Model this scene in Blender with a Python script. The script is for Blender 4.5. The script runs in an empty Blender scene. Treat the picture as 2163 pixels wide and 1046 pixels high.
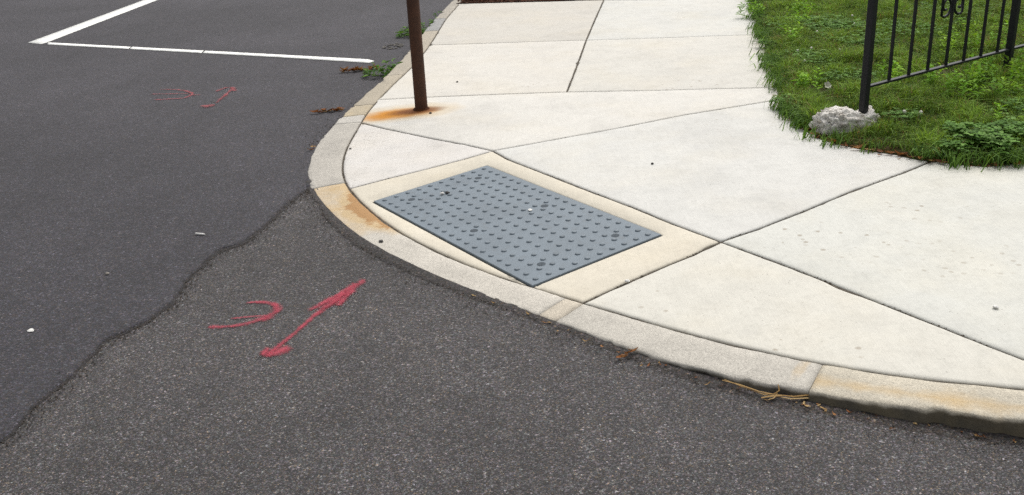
import bpy, bmesh, math, random
import numpy as np
from mathutils import Vector, Matrix, noise
from mathutils.geometry import delaunay_2d_cdt

random.seed(7)
RNG = np.random.default_rng(11)
scene = bpy.context.scene
COL = scene.collection

# ---------------------------------------------------------------- camera
cam_data = bpy.data.cameras.new('camera')
cam = bpy.data.objects.new('camera', cam_data)
COL.objects.link(cam)
PITCH, ROLL, EYE = 0.3783, -0.0478, 1.4121          # handheld phone, looking down at the corner
fwd = Vector((0, math.cos(PITCH), -math.sin(PITCH)))
right0 = Vector((1, 0, 0))
up0 = Vector((0, math.sin(PITCH), math.cos(PITCH)))
right = math.cos(ROLL) * right0 + math.sin(ROLL) * up0
up = -math.sin(ROLL) * right0 + math.cos(ROLL) * up0
cam.matrix_world = Matrix(((right.x, up.x, -fwd.x, 0), (right.y, up.y, -fwd.y, 0),
                           (right.z, up.z, -fwd.z, EYE), (0, 0, 0, 1)))
cam_data.sensor_width = 36.0
cam_data.lens = 2080.0 / 2163.0 * 36.0
cam_data.clip_start = 0.05
cam_data.clip_end = 600.0
scene.camera = cam

# ---------------------------------------------------------------- overcast sky and soft sun
SUN_EL, SUN_AZ = math.radians(58), math.radians(25)   # azimuth clockwise from +Y (ahead, a little right)
world = bpy.data.worlds.new('World')
scene.world = world
world.use_nodes = True
wn = world.node_tree
wn.nodes.clear()
sky = wn.nodes.new('ShaderNodeTexSky')
sky.sky_type = 'NISHITA'
sky.sun_disc = False
sky.sun_elevation = SUN_EL
sky.sun_rotation = SUN_AZ
sky.air_density = 1.0
sky.dust_density = 4.0
sky.ozone_density = 1.0
hsv = wn.nodes.new('ShaderNodeHueSaturation')        # cloud cover: a nearly white sky
hsv.inputs['Saturation'].default_value = 0.16
bg = wn.nodes.new('ShaderNodeBackground')
bg.inputs['Strength'].default_value = 0.15
wo = wn.nodes.new('ShaderNodeOutputWorld')
wn.links.new(sky.outputs['Color'], hsv.inputs['Color'])
wn.links.new(hsv.outputs['Color'], bg.inputs['Color'])
wn.links.new(bg.outputs['Background'], wo.inputs['Surface'])

sun_data = bpy.data.lights.new('sun', 'SUN')
sun_data.energy = 1.5
sun_data.angle = math.radians(50)
sun_data.color = (1.0, 0.955, 0.89)
sun = bpy.data.objects.new('sun', sun_data)
COL.objects.link(sun)
sdir = Vector((math.sin(SUN_AZ) * math.cos(SUN_EL), math.cos(SUN_AZ) * math.cos(SUN_EL), math.sin(SUN_EL)))
sun.rotation_euler = sdir.to_track_quat('Z', 'Y').to_euler()
sun.location = sdir * 30

vs = scene.view_settings
vs.view_transform = 'Standard'
vs.look = 'None'
vs.exposure = 0.3
vs.gamma = 1.0
vs.use_curve_mapping = False
scene.cycles.use_denoising = False                  # keep the grain of the surfaces

# ---------------------------------------------------------------- surveyed plan (metres; x right, y away, z up)
KERB = [(-0.3018, 10.8447, -0.9966, 0.0823, 0.0869), (-0.3067, 10.7849, -0.9966, 0.0823, 0.0874), (-0.3117, 10.725, -0.9966, 0.0823, 0.088), (-0.3166, 10.6652, -0.9966, 0.0823, 0.0887), (-0.3215, 10.6053, -0.9966, 0.0823, 0.0895), (-0.3265, 10.5455, -0.9966, 0.0823, 0.0903), (-0.3314, 10.4856, -0.9966, 0.0823, 0.0912), (-0.3364, 10.4257, -0.9966, 0.0823, 0.092), (-0.3413, 10.3659, -0.9966, 0.0823, 0.0929), (-0.3463, 10.306, -0.9966, 0.0824, 0.0937), (-0.3512, 10.2462, -0.9966, 0.0827, 0.0945), (-0.3562, 10.1863, -0.9965, 0.0835, 0.0953), (-0.3612, 10.1265, -0.9964, 0.0851, 0.0961), (-0.3664, 10.0666, -0.9961, 0.0877, 0.0967), (-0.3718, 10.0068, -0.9958, 0.0914, 0.0973), (-0.3774, 9.947, -0.9954, 0.0958, 0.0977), (-0.3833, 9.8873, -0.995, 0.1002, 0.098), (-0.3894, 9.8275, -0.9946, 0.1039, 0.0983), (-0.3958, 9.7678, -0.9943, 0.1065, 0.0984), (-0.4022, 9.7081, -0.9941, 0.108, 0.0984), (-0.4087, 9.6484, -0.9941, 0.1088, 0.0983), (-0.4153, 9.5887, -0.994, 0.1091, 0.0982), (-0.4218, 9.529, -0.994, 0.1092, 0.0981), (-0.4284, 9.4693, -0.994, 0.1092, 0.0979), (-0.435, 9.4096, -0.994, 0.1092, 0.0978), (-0.4415, 9.3499, -0.994, 0.1092, 0.0976), (-0.4481, 9.2902, -0.994, 0.1092, 0.0975), (-0.4546, 9.2305, -0.994, 0.1091, 0.0974), (-0.4612, 9.1708, -0.9941, 0.1086, 0.0973), (-0.4677, 9.1111, -0.9942, 0.1073, 0.0974), (-0.4741, 9.0513, -0.9945, 0.1048, 0.0977), (-0.4802, 8.9916, -0.995, 0.1002, 0.0981), (-0.4861, 8.9318, -0.9956, 0.0935, 0.0989), (-0.4915, 8.872, -0.9964, 0.0852, 0.0999), (-0.4963, 8.8122, -0.9971, 0.0765, 0.1012), (-0.5007, 8.7523, -0.9976, 0.0689, 0.1028), (-0.5046, 8.6924, -0.998, 0.0633, 0.1045), (-0.5083, 8.6325, -0.9982, 0.0598, 0.1064), (-0.5118, 8.5725, -0.9983, 0.0579, 0.1083), (-0.5152, 8.5125, -0.9984, 0.0571, 0.1101), (-0.5186, 8.4526, -0.9984, 0.0569, 0.1118), (-0.5221, 8.3926, -0.9984, 0.0568, 0.1135), (-0.5255, 8.3326, -0.9984, 0.0568, 0.1151), (-0.5289, 8.2727, -0.9984, 0.0569, 0.1166), (-0.5323, 8.2127, -0.9984, 0.057, 0.1181), (-0.5357, 8.1528, -0.9984, 0.0573, 0.1195), (-0.5392, 8.0928, -0.9983, 0.058, 0.1209), (-0.5427, 8.0328, -0.9982, 0.0593, 0.1222), (-0.5463, 7.9729, -0.9981, 0.0611, 0.1234), (-0.5501, 7.9129, -0.998, 0.0635, 0.1245), (-0.5539, 7.853, -0.9978, 0.0659, 0.1255), (-0.558, 7.7931, -0.9977, 0.0682, 0.1263), (-0.5621, 7.7332, -0.9975, 0.0702, 0.127), (-0.5664, 7.6733, -0.9974, 0.0722, 0.1276), (-0.5708, 7.6134, -0.9972, 0.0747, 0.1279), (-0.5754, 7.5535, -0.9969, 0.0784, 0.1281), (-0.5802, 7.4936, -0.9965, 0.0835, 0.128), (-0.5854, 7.4338, -0.996, 0.0897, 0.1277), (-0.591, 7.374, -0.9954, 0.096, 0.1272), (-0.597, 7.3143, -0.9948, 0.1015, 0.1265), (-0.6032, 7.2545, -0.9944, 0.1056, 0.1257), (-0.6096, 7.1948, -0.9941, 0.1082, 0.1248), (-0.6162, 7.1351, -0.9939, 0.11, 0.124), (-0.6228, 7.0754, -0.9937, 0.1119, 0.1232), (-0.6296, 7.0158, -0.9934, 0.1151, 0.1225), (-0.6367, 6.9561, -0.9927, 0.1203, 0.1218), (-0.6441, 6.8965, -0.9918, 0.128, 0.1211), (-0.6521, 6.837, -0.9905, 0.1376, 0.1203), (-0.6606, 6.7776, -0.989, 0.1476, 0.1193), (-0.6698, 6.7183, -0.9877, 0.1563, 0.1181), (-0.6794, 6.659, -0.9867, 0.1624, 0.1168), (-0.6893, 6.5998, -0.9862, 0.1657, 0.1156), (-0.6993, 6.5406, -0.986, 0.1665, 0.1145), (-0.7093, 6.4813, -0.9862, 0.1655, 0.1137), (-0.7191, 6.4221, -0.9865, 0.1635, 0.1132), (-0.7289, 6.3628, -0.9869, 0.1611, 0.1133), (-0.7385, 6.3035, -0.9873, 0.1587, 0.1138), (-0.748, 6.2442, -0.9877, 0.1563, 0.1148), (-0.7573, 6.1849, -0.9881, 0.1536, 0.1162), (-0.7664, 6.1256, -0.9886, 0.1504, 0.1181), (-0.7753, 6.0662, -0.9892, 0.1465, 0.1203), (-0.784, 6.0067, -0.9898, 0.1422, 0.1231), (-0.7924, 5.9473, -0.9905, 0.1375, 0.1262), (-0.8005, 5.8878, -0.9913, 0.1313, 0.1297), (-0.8081, 5.8283, -0.9926, 0.1216, 0.1336), (-0.815, 5.7688, -0.9943, 0.107, 0.1378), (-0.8209, 5.7091, -0.9961, 0.0884, 0.1423), (-0.8256, 5.6494, -0.9976, 0.0693, 0.1468), (-0.8293, 5.5896, -0.9985, 0.0546, 0.1514), (-0.8322, 5.5297, -0.9989, 0.047, 0.1559), (-0.835, 5.4698, -0.9989, 0.0461, 0.1601), (-0.8378, 5.4098, -0.9988, 0.0488, 0.1639), (-0.8408, 5.3499, -0.9987, 0.0517, 0.1671), (-0.844, 5.2899, -0.9986, 0.052, 0.1696), (-0.847, 5.2299, -0.9989, 0.0474, 0.1713), (-0.8496, 5.17, -0.9993, 0.0367, 0.1724), (-0.8514, 5.1101, -0.9998, 0.0198, 0.1729), (-0.852, 5.0501, -1.0, -0.0016, 0.1729), (-0.8512, 4.9902, -0.9997, -0.0254, 0.1724), (-0.8489, 4.9303, -0.9988, -0.0495, 0.1716), (-0.8452, 4.8704, -0.9973, -0.0736, 0.1704), (-0.8401, 4.8107, -0.9951, -0.0984, 0.1689), (-0.8334, 4.7512, -0.9921, -0.1254, 0.1672), (-0.8251, 4.6919, -0.9879, -0.1553, 0.1653), (-0.8148, 4.6329, -0.9822, -0.1877, 0.1633), (-0.8026, 4.5743, -0.975, -0.222, 0.1614), (-0.7883, 4.5163, -0.9663, -0.2572, 0.1597), (-0.7718, 4.4588, -0.9563, -0.2925, 0.1582), (-0.7533, 4.4019, -0.9452, -0.3265, 0.1572), (-0.7328, 4.3457, -0.9339, -0.3575, 0.1566), (-0.7105, 4.2901, -0.9235, -0.3835, 0.1563), (-0.6869, 4.235, -0.9151, -0.4032, 0.1563), (-0.6622, 4.1803, -0.9088, -0.4172, 0.1564), (-0.6368, 4.1259, -0.9038, -0.4279, 0.1564), (-0.6108, 4.0718, -0.8987, -0.4385, 0.1563), (-0.5842, 4.0181, -0.892, -0.452, 0.1561), (-0.5566, 3.9649, -0.8831, -0.4691, 0.1556), (-0.5279, 3.9122, -0.8722, -0.4892, 0.1549), (-0.498, 3.8603, -0.8599, -0.5104, 0.1541), (-0.4667, 3.8091, -0.8472, -0.5312, 0.1531), (-0.4343, 3.7587, -0.8348, -0.5506, 0.152), (-0.4007, 3.709, -0.823, -0.5681, 0.1508), (-0.3661, 3.66, -0.8121, -0.5835, 0.1495), (-0.3307, 3.6116, -0.8023, -0.5969, 0.148), (-0.2945, 3.5637, -0.7936, -0.6084, 0.1465), (-0.2577, 3.5163, -0.7855, -0.6188, 0.1451), (-0.2202, 3.4694, -0.7769, -0.6297, 0.1437), (-0.1821, 3.4231, -0.7662, -0.6426, 0.1424), (-0.1431, 3.3775, -0.7524, -0.6587, 0.1413), (-0.1031, 3.3329, -0.7355, -0.6775, 0.1405), (-0.062, 3.2894, -0.7176, -0.6965, 0.1399), (-0.0197, 3.247, -0.7015, -0.7126, 0.1397), (0.0234, 3.2053, -0.6902, -0.7236, 0.14), (0.067, 3.1642, -0.6845, -0.729, 0.1408), (0.1108, 3.1232, -0.683, -0.7304, 0.1422), (0.1547, 3.0822, -0.6834, -0.7301, 0.1441), (0.1985, 3.0411, -0.6837, -0.7298, 0.1465), (0.2423, 3.0001, -0.6834, -0.73, 0.1493), (0.2862, 2.959, -0.6829, -0.7305, 0.1523), (0.33, 2.9181, -0.6821, -0.7312, 0.1554), (0.374, 2.8771, -0.6802, -0.733, 0.1582), (0.4181, 2.8364, -0.6757, -0.7372, 0.1607), (0.4625, 2.7961, -0.6675, -0.7446, 0.1627), (0.5075, 2.7563, -0.6552, -0.7555, 0.1642), (0.5531, 2.7175, -0.6395, -0.7688, 0.1649), (0.5997, 2.6797, -0.6213, -0.7836, 0.1648), (0.6471, 2.643, -0.6018, -0.7987, 0.1639), (0.6954, 2.6075, -0.5823, -0.813, 0.1622), (0.7446, 2.5732, -0.564, -0.8257, 0.1599), (0.7944, 2.5399, -0.5474, -0.8369, 0.1573), (0.8449, 2.5075, -0.5313, -0.8472, 0.1547), (0.896, 2.4761, -0.5136, -0.858, 0.1524), (0.9478, 2.446, -0.4924, -0.8704, 0.1505), (1.0003, 2.4172, -0.4673, -0.8841, 0.1492), (1.0537, 2.39, -0.4401, -0.898, 0.1483), (1.1078, 2.3645, -0.4134, -0.9106, 0.1479), (1.1627, 2.3405, -0.3904, -0.9206, 0.1477), (1.2181, 2.3177, -0.3739, -0.9275, 0.1477), (1.2739, 2.2956, -0.3652, -0.9309, 0.1479), (1.3298, 2.2738, -0.3638, -0.9315, 0.1482), (1.3857, 2.2519, -0.3674, -0.9301, 0.1486), (1.4415, 2.2297, -0.3729, -0.9279, 0.1492), (1.4971, 2.2071, -0.378, -0.9258, 0.1499), (1.5527, 2.1843, -0.3816, -0.9243, 0.1507), (1.6082, 2.1613, -0.3836, -0.9235, 0.1517), (1.6636, 2.1382, -0.3846, -0.9231, 0.1526), (1.719, 2.1151, -0.3849, -0.923, 0.1536), (1.7745, 2.092, -0.3849, -0.9229, 0.1546), (1.8299, 2.0689, -0.3849, -0.9229, 0.1556), (1.8853, 2.0457, -0.3849, -0.9229, 0.1566), (1.9408, 2.0226, -0.3849, -0.9229, 0.1577), (1.9962, 1.9995, -0.3849, -0.9229, 0.1587), (2.0516, 1.9764, -0.3849, -0.9229, 0.1597), (2.1071, 1.9533, -0.3849, -0.9229, 0.1607), (2.1625, 1.9301, -0.3849, -0.9229, 0.1617), (2.2179, 1.907, -0.3849, -0.9229, 0.1627), (2.2734, 1.8839, -0.3849, -0.9229, 0.1638), (2.3288, 1.8608, -0.3849, -0.9229, 0.1648), (2.3842, 1.8377, -0.3849, -0.9229, 0.1658), (2.4397, 1.8145, -0.3849, -0.9229, 0.1668), (2.4951, 1.7914, -0.3849, -0.9229, 0.1678), (2.5505, 1.7683, -0.3849, -0.9229, 0.1688), (2.606, 1.7452, -0.3849, -0.9229, 0.1699), (2.6614, 1.7221, -0.3849, -0.9229, 0.1709), (2.7168, 1.6989, -0.3849, -0.9229, 0.1719), (2.7723, 1.6758, -0.3849, -0.9229, 0.1729), (2.8277, 1.6527, -0.3849, -0.9229, 0.1739), (2.8831, 1.6296, -0.3849, -0.9229, 0.175), (2.9386, 1.6065, -0.3849, -0.9229, 0.176), (2.994, 1.5833, -0.3849, -0.9229, 0.177), (3.0494, 1.5602, -0.3849, -0.9229, 0.178), (3.1049, 1.5371, -0.3849, -0.9229, 0.179), (3.1603, 1.514, -0.3849, -0.9229, 0.1799), (3.2157, 1.4909, -0.3849, -0.9229, 0.1808), (3.2712, 1.4677, -0.3849, -0.9229, 0.1815), (3.3266, 1.4446, -0.3849, -0.9229, 0.1821)]
J0 = [(-0.4149, 9.7158), (-0.2585, 9.6787), (0.1947, 9.5577), (0.7027, 9.4258), (0.9622, 9.3564), (1.4818, 9.1562), (2.429, 8.8216)]
J2 = [(-0.5441, 7.6535), (-0.2208, 7.6007), (0.1415, 7.5433), (0.614, 7.456), (0.9002, 7.4037), (1.3644, 7.3261), (2.0003, 7.2137)]
J3 = [(-0.7922, 5.997), (-0.5406, 5.9644), (-0.1902, 5.9165), (0.0975, 5.8796), (0.3735, 5.8465), (0.962, 5.7322), (1.3667, 5.6676), (1.6837, 5.6146)]
V1 = [(0.9622, 9.3564), (0.7779, 8.3083), (0.6313, 7.4499), (0.4887, 6.5475), (0.3735, 5.8465)]
D1 = [(-0.0726, 4.7568), (0.1549, 4.8257), (0.4847, 4.9443), (0.7146, 5.0462), (0.9473, 5.154), (1.3759, 5.3017), (1.6471, 5.393)]
D2 = [(-0.8299, 5.5131), (-0.6768, 5.3442), (-0.3953, 5.0671), (-0.2275, 4.9148), (-0.0726, 4.7568)]
D3 = [(-0.0726, 4.7568), (-0.2208, 4.6637), (-0.4057, 4.5671), (-0.57, 4.4931), (-0.7473, 4.4003)]
D4 = [(-0.0726, 4.7568), (0.0066, 4.5911), (0.2101, 4.2788), (0.3459, 4.0637), (0.5062, 3.826), (0.6271, 3.6259), (0.7264, 3.4777), (0.7771, 3.4039)]
D5 = [(0.7771, 3.4039), (0.6573, 3.3106), (0.5195, 3.2235), (0.4043, 3.1417), (0.3124, 3.0782), (0.2295, 3.0133)]
D6 = [(0.7771, 3.4039), (0.9353, 3.488), (1.1583, 3.636), (1.4207, 3.8327), (1.4954, 3.8788), (1.678, 4.0006), (1.9306, 4.1871)]
D7 = [(0.7771, 3.4039), (0.9584, 3.137), (1.1131, 2.8907), (1.2286, 2.7087), (1.3319, 2.5423), (1.4143, 2.4176)]
LAWN_EDGE = [(2.1896, 8.8138), (2.0947, 8.2423), (1.9468, 7.5249), (1.8337, 6.9649), (1.7181, 6.3749), (1.6329, 5.9113), (1.5631, 5.5534), (1.4718, 5.2029), (1.4654, 4.9945), (1.4677, 4.772), (1.4824, 4.5556), (1.5542, 4.4275), (1.6377, 4.3247), (1.7288, 4.2382), (1.8063, 4.129), (1.8702, 4.0877), (1.9936, 4.0143), (2.197, 3.9915)]
OVERLAY_EDGE = [(-1.4231, 2.3311), (-1.419, 2.3746), (-1.4116, 2.5069), (-1.3826, 2.6221), (-1.3649, 2.7581), (-1.3603, 2.9186), (-1.3003, 2.9976), (-1.262, 3.0606), (-1.218, 3.2098), (-1.2193, 3.4353), (-1.1994, 3.6067), (-1.188, 3.6954), (-1.1113, 3.7689), (-1.0775, 3.8809), (-1.031, 4.1104), (-1.0068, 4.2835), (-0.947, 4.4827)]
LINE_A = [(-4.4083, 9.2967), (-4.3953, 9.5237), (-4.2794, 12.2142), (-4.1056, 12.1528), (-4.214, 9.244), (-4.2377, 9.1762)]
LINE_B = [(-4.2039, 9.2512), (-1.7686, 8.0134), (-1.046, 7.6455), (-0.9852, 7.5622), (-1.0211, 7.4966), (-1.7451, 7.8946), (-4.1524, 9.1288)]
NEAR_ARROW = [[(-0.5346, 3.3599), (-0.6042, 3.2209), (-0.6811, 3.0554), (-0.7328, 2.906), (-0.7673, 2.8167), (-0.8003, 2.7414)], [(-0.5599, 3.3277), (-0.6247, 3.2182), (-0.6784, 3.1306), (-0.7261, 3.072)], [(-0.5748, 3.2766), (-0.5981, 3.1776), (-0.6213, 3.0908)], [(-0.8022, 2.7416), (-0.7602, 2.7821), (-0.7051, 2.8345)], [(-0.803, 2.7456), (-0.7982, 2.7999), (-0.7872, 2.8451)], [(-0.6035, 3.254), (-0.6412, 3.1216), (-0.6871, 3.0911)]]
NEAR_LOOP = [[(-1.0527, 3.0053), (-0.9844, 2.9891), (-0.9181, 2.9997), (-0.8667, 3.0345), (-0.8255, 3.076), (-0.8212, 3.1298), (-0.8552, 3.17), (-0.9104, 3.1861), (-0.966, 3.1801)], [(-0.9952, 3.0509), (-0.9318, 3.0577), (-0.8739, 3.0674), (-0.8206, 3.0523)]]
FAR_ARROW = [[(-1.8874, 6.8195), (-1.8857, 6.5737), (-1.8879, 6.3496)], [(-1.9304, 6.8753), (-1.896, 6.8387), (-1.8459, 6.6858)], [(-1.9237, 6.8739), (-1.9608, 6.7952), (-1.9924, 6.7005)], [(-1.9959, 6.3214), (-1.9165, 6.2804), (-1.8563, 6.328)]]
FAR_LOOP = [[(-2.4556, 6.7494), (-2.2969, 6.7211), (-2.1411, 6.699)], [(-2.4505, 6.8901), (-2.3295, 6.8696), (-2.2238, 6.8123), (-2.1262, 6.6903), (-2.1501, 6.5596), (-2.2698, 6.5528), (-2.3818, 6.5602)], [(-2.1407, 6.6113), (-2.1097, 6.6537), (-2.041, 6.6282)]]
POLE = (-0.492, 5.6508)
FENCE = (1.7743, 4.7624)
RAIL_Z = 0.278
FENCE_END = (2.8487, 5.5065)
LITTER = {'strip1': (-1.0475, 7.218), 'strip2': (-1.0933, 5.973), 'butt': (-1.3022, 3.8761), 'paper': (-1.636, 3.013), 'husk': (0.7128, 2.372), 'leafkerb': (0.343, 2.6887), 'leafkerb2': (-1.0327, 5.128), 'bit1': (-1.5505, 3.4891), 'rubble': (-0.8708, 8.1804), 's1': (0.6637, 4.3424), 's2': (-0.2778, 4.1936), 's3': (1.4749, 2.7159), 's4': (0.0836, 3.8897), 's5': (-0.5271, 3.7145), 's6': (-0.0475, 3.2253), 's7': (0.3952, 3.1346), 's8': (-0.4326, 5.5595), 's9': (-0.301, 6.2945), 's10': (0.2065, 8.888), 's11': (-0.8245, 5.0182), 's12': (-0.9606, 4.8967)}
WEEDS = [(-0.8631, 8.6374), (-0.7303, 8.7967), (-0.6746, 9.2548), (-0.9381, 6.9919), (-0.8777, 7.06)]
ROCK = [(1.5846, 4.9078), (1.6976, 4.9269), (1.8466, 5.0349), (1.9299, 5.0736), (1.947, 4.9698), (1.8892, 4.8509), (1.7861, 4.7486), (1.703, 4.6634), (1.5912, 4.555), (1.5145, 4.5564), (1.544, 4.7273)]
PLATE = (-0.6092, 4.1925, -0.9849)
MULCH_X = (0.7039, 9.4404)
KERB_CUTS = [0, 32.47, 42.7, 70.43, 83.07, 86.76, 89.19, 106.42, 135.5, 136.79, 150.61]
BOLTS = [(0.142, 0.476), (0.608, 0.474), (0.663, 0.111), (1.114, 0.478), (1.115, 0.113), (0.123, 0.108)]

ROAD_Z, OVERLAY_Z = -0.016, -0.006
PAX, PAY, PTH = PLATE
E1 = (math.cos(PTH), math.sin(PTH))
E2 = (-math.sin(PTH), math.cos(PTH))

def zs(x, y):
    """height of the pavement: ramp up from the dropped kerb, easing to a shallow fall"""
    b = max(-3.0, min(14.0, (x - PAX) * E2[0] + (y - PAY) * E2[1]))
    g = b if b < .6 else (b - (b - .6) ** 2 / 1.6 if b < 1.4 else 1.0)
    return .02 * b + .044 * g

def zs_np(x, y):
    b = np.clip((x - PAX) * E2[0] + (y - PAY) * E2[1], -3, 14)
    g = np.where(b < .6, b, np.where(b < 1.4, b - (b - .6) ** 2 / 1.6, 1.0))
    return .02 * b + .044 * g

# ================================================================ helpers
def tag(o, label=None, cat=None, group=None, kind=None):
    if label: o['label'] = label
    if cat: o['category'] = cat
    if group: o['group'] = group
    if kind: o['kind'] = kind
    return o

def empty(name, loc, rz=0.0):
    o = bpy.data.objects.new(name, None)
    COL.objects.link(o)
    o.location = loc
    o.rotation_euler = (0, 0, rz)
    o.empty_display_size = .1
    return o

def link(name, me, mat=None, parent=None):
    o = bpy.data.objects.new(name, me)
    COL.objects.link(o)
    if mat is not None and not me.materials: me.materials.append(mat)
    if parent is not None: o.parent = parent
    return o

def mk(name, verts, faces, mat, parent=None, smooth=False):
    me = bpy.data.meshes.new(name)
    me.from_pydata([tuple(v) for v in verts], [], faces)
    me.update()
    if smooth:
        me.polygons.foreach_set('use_smooth', [True] * len(me.polygons))
    return link(name, me, mat, parent)

def bm_obj(name, bm, mat, parent=None, smooth=False):
    me = bpy.data.meshes.new(name)
    bmesh.ops.recalc_face_normals(bm, faces=bm.faces)
    bm.to_mesh(me); bm.free()
    if smooth:
        me.polygons.foreach_set('use_smooth', [True] * len(me.polygons))
    return link(name, me, mat, parent)

def resample(poly, step, closed=True):
    P = [Vector(p) for p in poly]
    out = []
    n = len(P)
    for i in range(n if closed else n - 1):
        a, b = P[i], P[(i + 1) % n]
        k = max(1, int(round((b - a).length / step)))
        for j in range(k): out.append(a.lerp(b, j / k))
    if not closed: out.append(P[-1])
    return out

def area2(P):
    return sum(P[i].x * P[(i + 1) % len(P)].y - P[(i + 1) % len(P)].x * P[i].y for i in range(len(P)))

def offset(P, d):
    """inward offset of a counter-clockwise ring; d may be a list"""
    n = len(P); out = []
    for i in range(n):
        a, b, c = P[i - 1], P[i], P[(i + 1) % n]
        u, v = (b - a), (c - b)
        if u.length < 1e-9 or v.length < 1e-9:
            out.append(b.copy()); continue
        u.normalize(); v.normalize()
        nu, nv = Vector((-u.y, u.x)), Vector((-v.y, v.x))
        m = nu + nv
        if m.length < .3: m = nu * .3
        m.normalize()
        k = max(.45, m.dot(nu))
        di = d[i] if isinstance(d, (list, tuple)) else d
        out.append(b + m * (di / k))
    return out

def inside_np(poly, X, Y):
    px = np.array([p[0] for p in poly]); py = np.array([p[1] for p in poly])
    res = np.zeros(X.shape, bool)
    j = len(px) - 1
    for i in range(len(px)):
        c = ((py[i] > Y) != (py[j] > Y))
        with np.errstate(divide='ignore', invalid='ignore'):
            t = (px[j] - px[i]) * (Y - py[i]) / (py[j] - py[i]) + px[i]
        res ^= c & (X < t)
        j = i
    return res

def dist_poly_np(poly, X, Y, closed=False):
    D = np.full(X.shape, 1e9)
    n = len(poly)
    for i in range(n if closed else n - 1):
        ax, ay = poly[i][0], poly[i][1]; bx, by = poly[(i + 1) % n][0], poly[(i + 1) % n][1]
        dx, dy = bx - ax, by - ay
        L = dx * dx + dy * dy + 1e-12
        t = np.clip(((X - ax) * dx + (Y - ay) * dy) / L, 0, 1)
        D = np.minimum(D, np.hypot(X - ax - t * dx, Y - ay - t * dy))
    return D

def sheet(name, rings, zfun, mat, parent=None, grid=.15, skirt=None, hole=None, smooth=True):
    """surface bounded by rings[0] (outer) with nested rings; zfun(x, y, ring) gives the height, ring None inside"""
    pts, edges, ringid = [], [], []
    for r, R in enumerate(rings):
        s = len(pts)
        for p in R: pts.append(Vector((p.x, p.y))); ringid.append(r)
        edges += [(s + i, s + (i + 1) % len(R)) for i in range(len(R))]
    if hole is not None:
        for r, R in enumerate(hole):
            s = len(pts)
            for p in R: pts.append(Vector((p.x, p.y))); ringid.append(100 + r)
            edges += [(s + i, s + (i + 1) % len(R)) for i in range(len(R))]
    inner = rings[-1]
    xs = [p.x for p in inner]; ys = [p.y for p in inner]
    gx, gy = np.meshgrid(np.arange(min(xs), max(xs), grid), np.arange(min(ys), max(ys), grid))
    gx = gx.ravel() + RNG.uniform(-.2, .2, gx.size) * grid; gy = gy.ravel() + RNG.uniform(-.2, .2, gy.size) * grid
    ok = inside_np(inner, gx, gy) & (dist_poly_np(inner, gx, gy, True) > grid * .35)
    if hole is not None:
        ok &= ~inside_np(hole[-1], gx, gy) & (dist_poly_np(hole[-1], gx, gy, True) > grid * .2)
    for x, y in zip(gx[ok], gy[ok]): pts.append(Vector((x, y))); ringid.append(None)
    V, E, F, ov, oe, of = delaunay_2d_cdt(pts, edges, [], 0, 1e-6)
    cx = np.array([sum(V[i].x for i in f) / len(f) for f in F]); cy = np.array([sum(V[i].y for i in f) / len(f) for f in F])
    keep = inside_np(rings[0], cx, cy)
    if hole is not None: keep &= ~inside_np(hole[0], cx, cy)
    rid = []
    for k in range(len(V)):
        ids = [ringid[i] for i in ov[k]]
        if not ids: rid.append(0)
        else:
            q = [i for i in ids if i is not None]
            rid.append(min(q) if q else None)
    verts = [(v.x, v.y, zfun(v.x, v.y, rid[i])) for i, v in enumerate(V)]
    faces = [tuple(f) for f, k in zip(F, keep) if k]
    # drop unused
    used = sorted({i for f in faces for i in f}); mp = {u: i for i, u in enumerate(used)}
    verts = [verts[u] for u in used]; rid = [rid[u] for u in used]
    faces = [tuple(mp[i] for i in f) for f in faces]
    fl = []
    for f in faces:
        a, b, c = (verts[i] for i in f[:3])
        if (b[0] - a[0]) * (c[1] - a[1]) - (b[1] - a[1]) * (c[0] - a[0]) < 0: f = f[::-1]
        fl.append(f)
    faces = fl
    nf = len(faces)
    if skirt:
        cnt = {}
        for f in faces:
            for i in range(len(f)):
                a, b = f[i], f[(i + 1) % len(f)]
                if (b, a) in cnt: del cnt[(b, a)]
                else: cnt[(a, b)] = 1
        low = {}
        def lo(i):
            if i not in low:
                low[i] = len(verts); verts.append((verts[i][0], verts[i][1], verts[i][2] - skirt))
            return low[i]
        for a, b in list(cnt): faces.append((b, a, lo(a), lo(b)))
    o = mk(name, verts, faces, mat, parent)
    if smooth:
        me = o.data
        sm = [i < nf for i in range(len(me.polygons))]
        me.polygons.foreach_set('use_smooth', sm)
    return o

def tube(bm, path, radius, seg=8, cap=True, flat=1.0):
    """swept tube; radius number or list; returns nothing"""
    rings = []
    n = len(path)
    P = [Vector(p) for p in path]
    prev = None
    for i in range(n):
        t = (P[min(i + 1, n - 1)] - P[max(i - 1, 0)]).normalized()
        ref = Vector((0, 0, 1)) if abs(t.z) < .95 else Vector((1, 0, 0))
        u = t.cross(ref).normalized()
        if prev is not None and u.dot(prev) < 0: u = -u
        prev = u
        w = t.cross(u).normalized()
        r = radius[i] if isinstance(radius, (list, tuple)) else radius
        rings.append([bm.verts.new(P[i] + u * math.cos(2 * math.pi * k / seg) * r + w * math.sin(2 * math.pi * k / seg) * r * flat) for k in range(seg)])
    for i in range(n - 1):
        for k in range(seg):
            bm.faces.new((rings[i][k], rings[i][(k + 1) % seg], rings[i + 1][(k + 1) % seg], rings[i + 1][k]))
    if cap:
        bm.faces.new(rings[0]); bm.faces.new(rings[-1])

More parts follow.
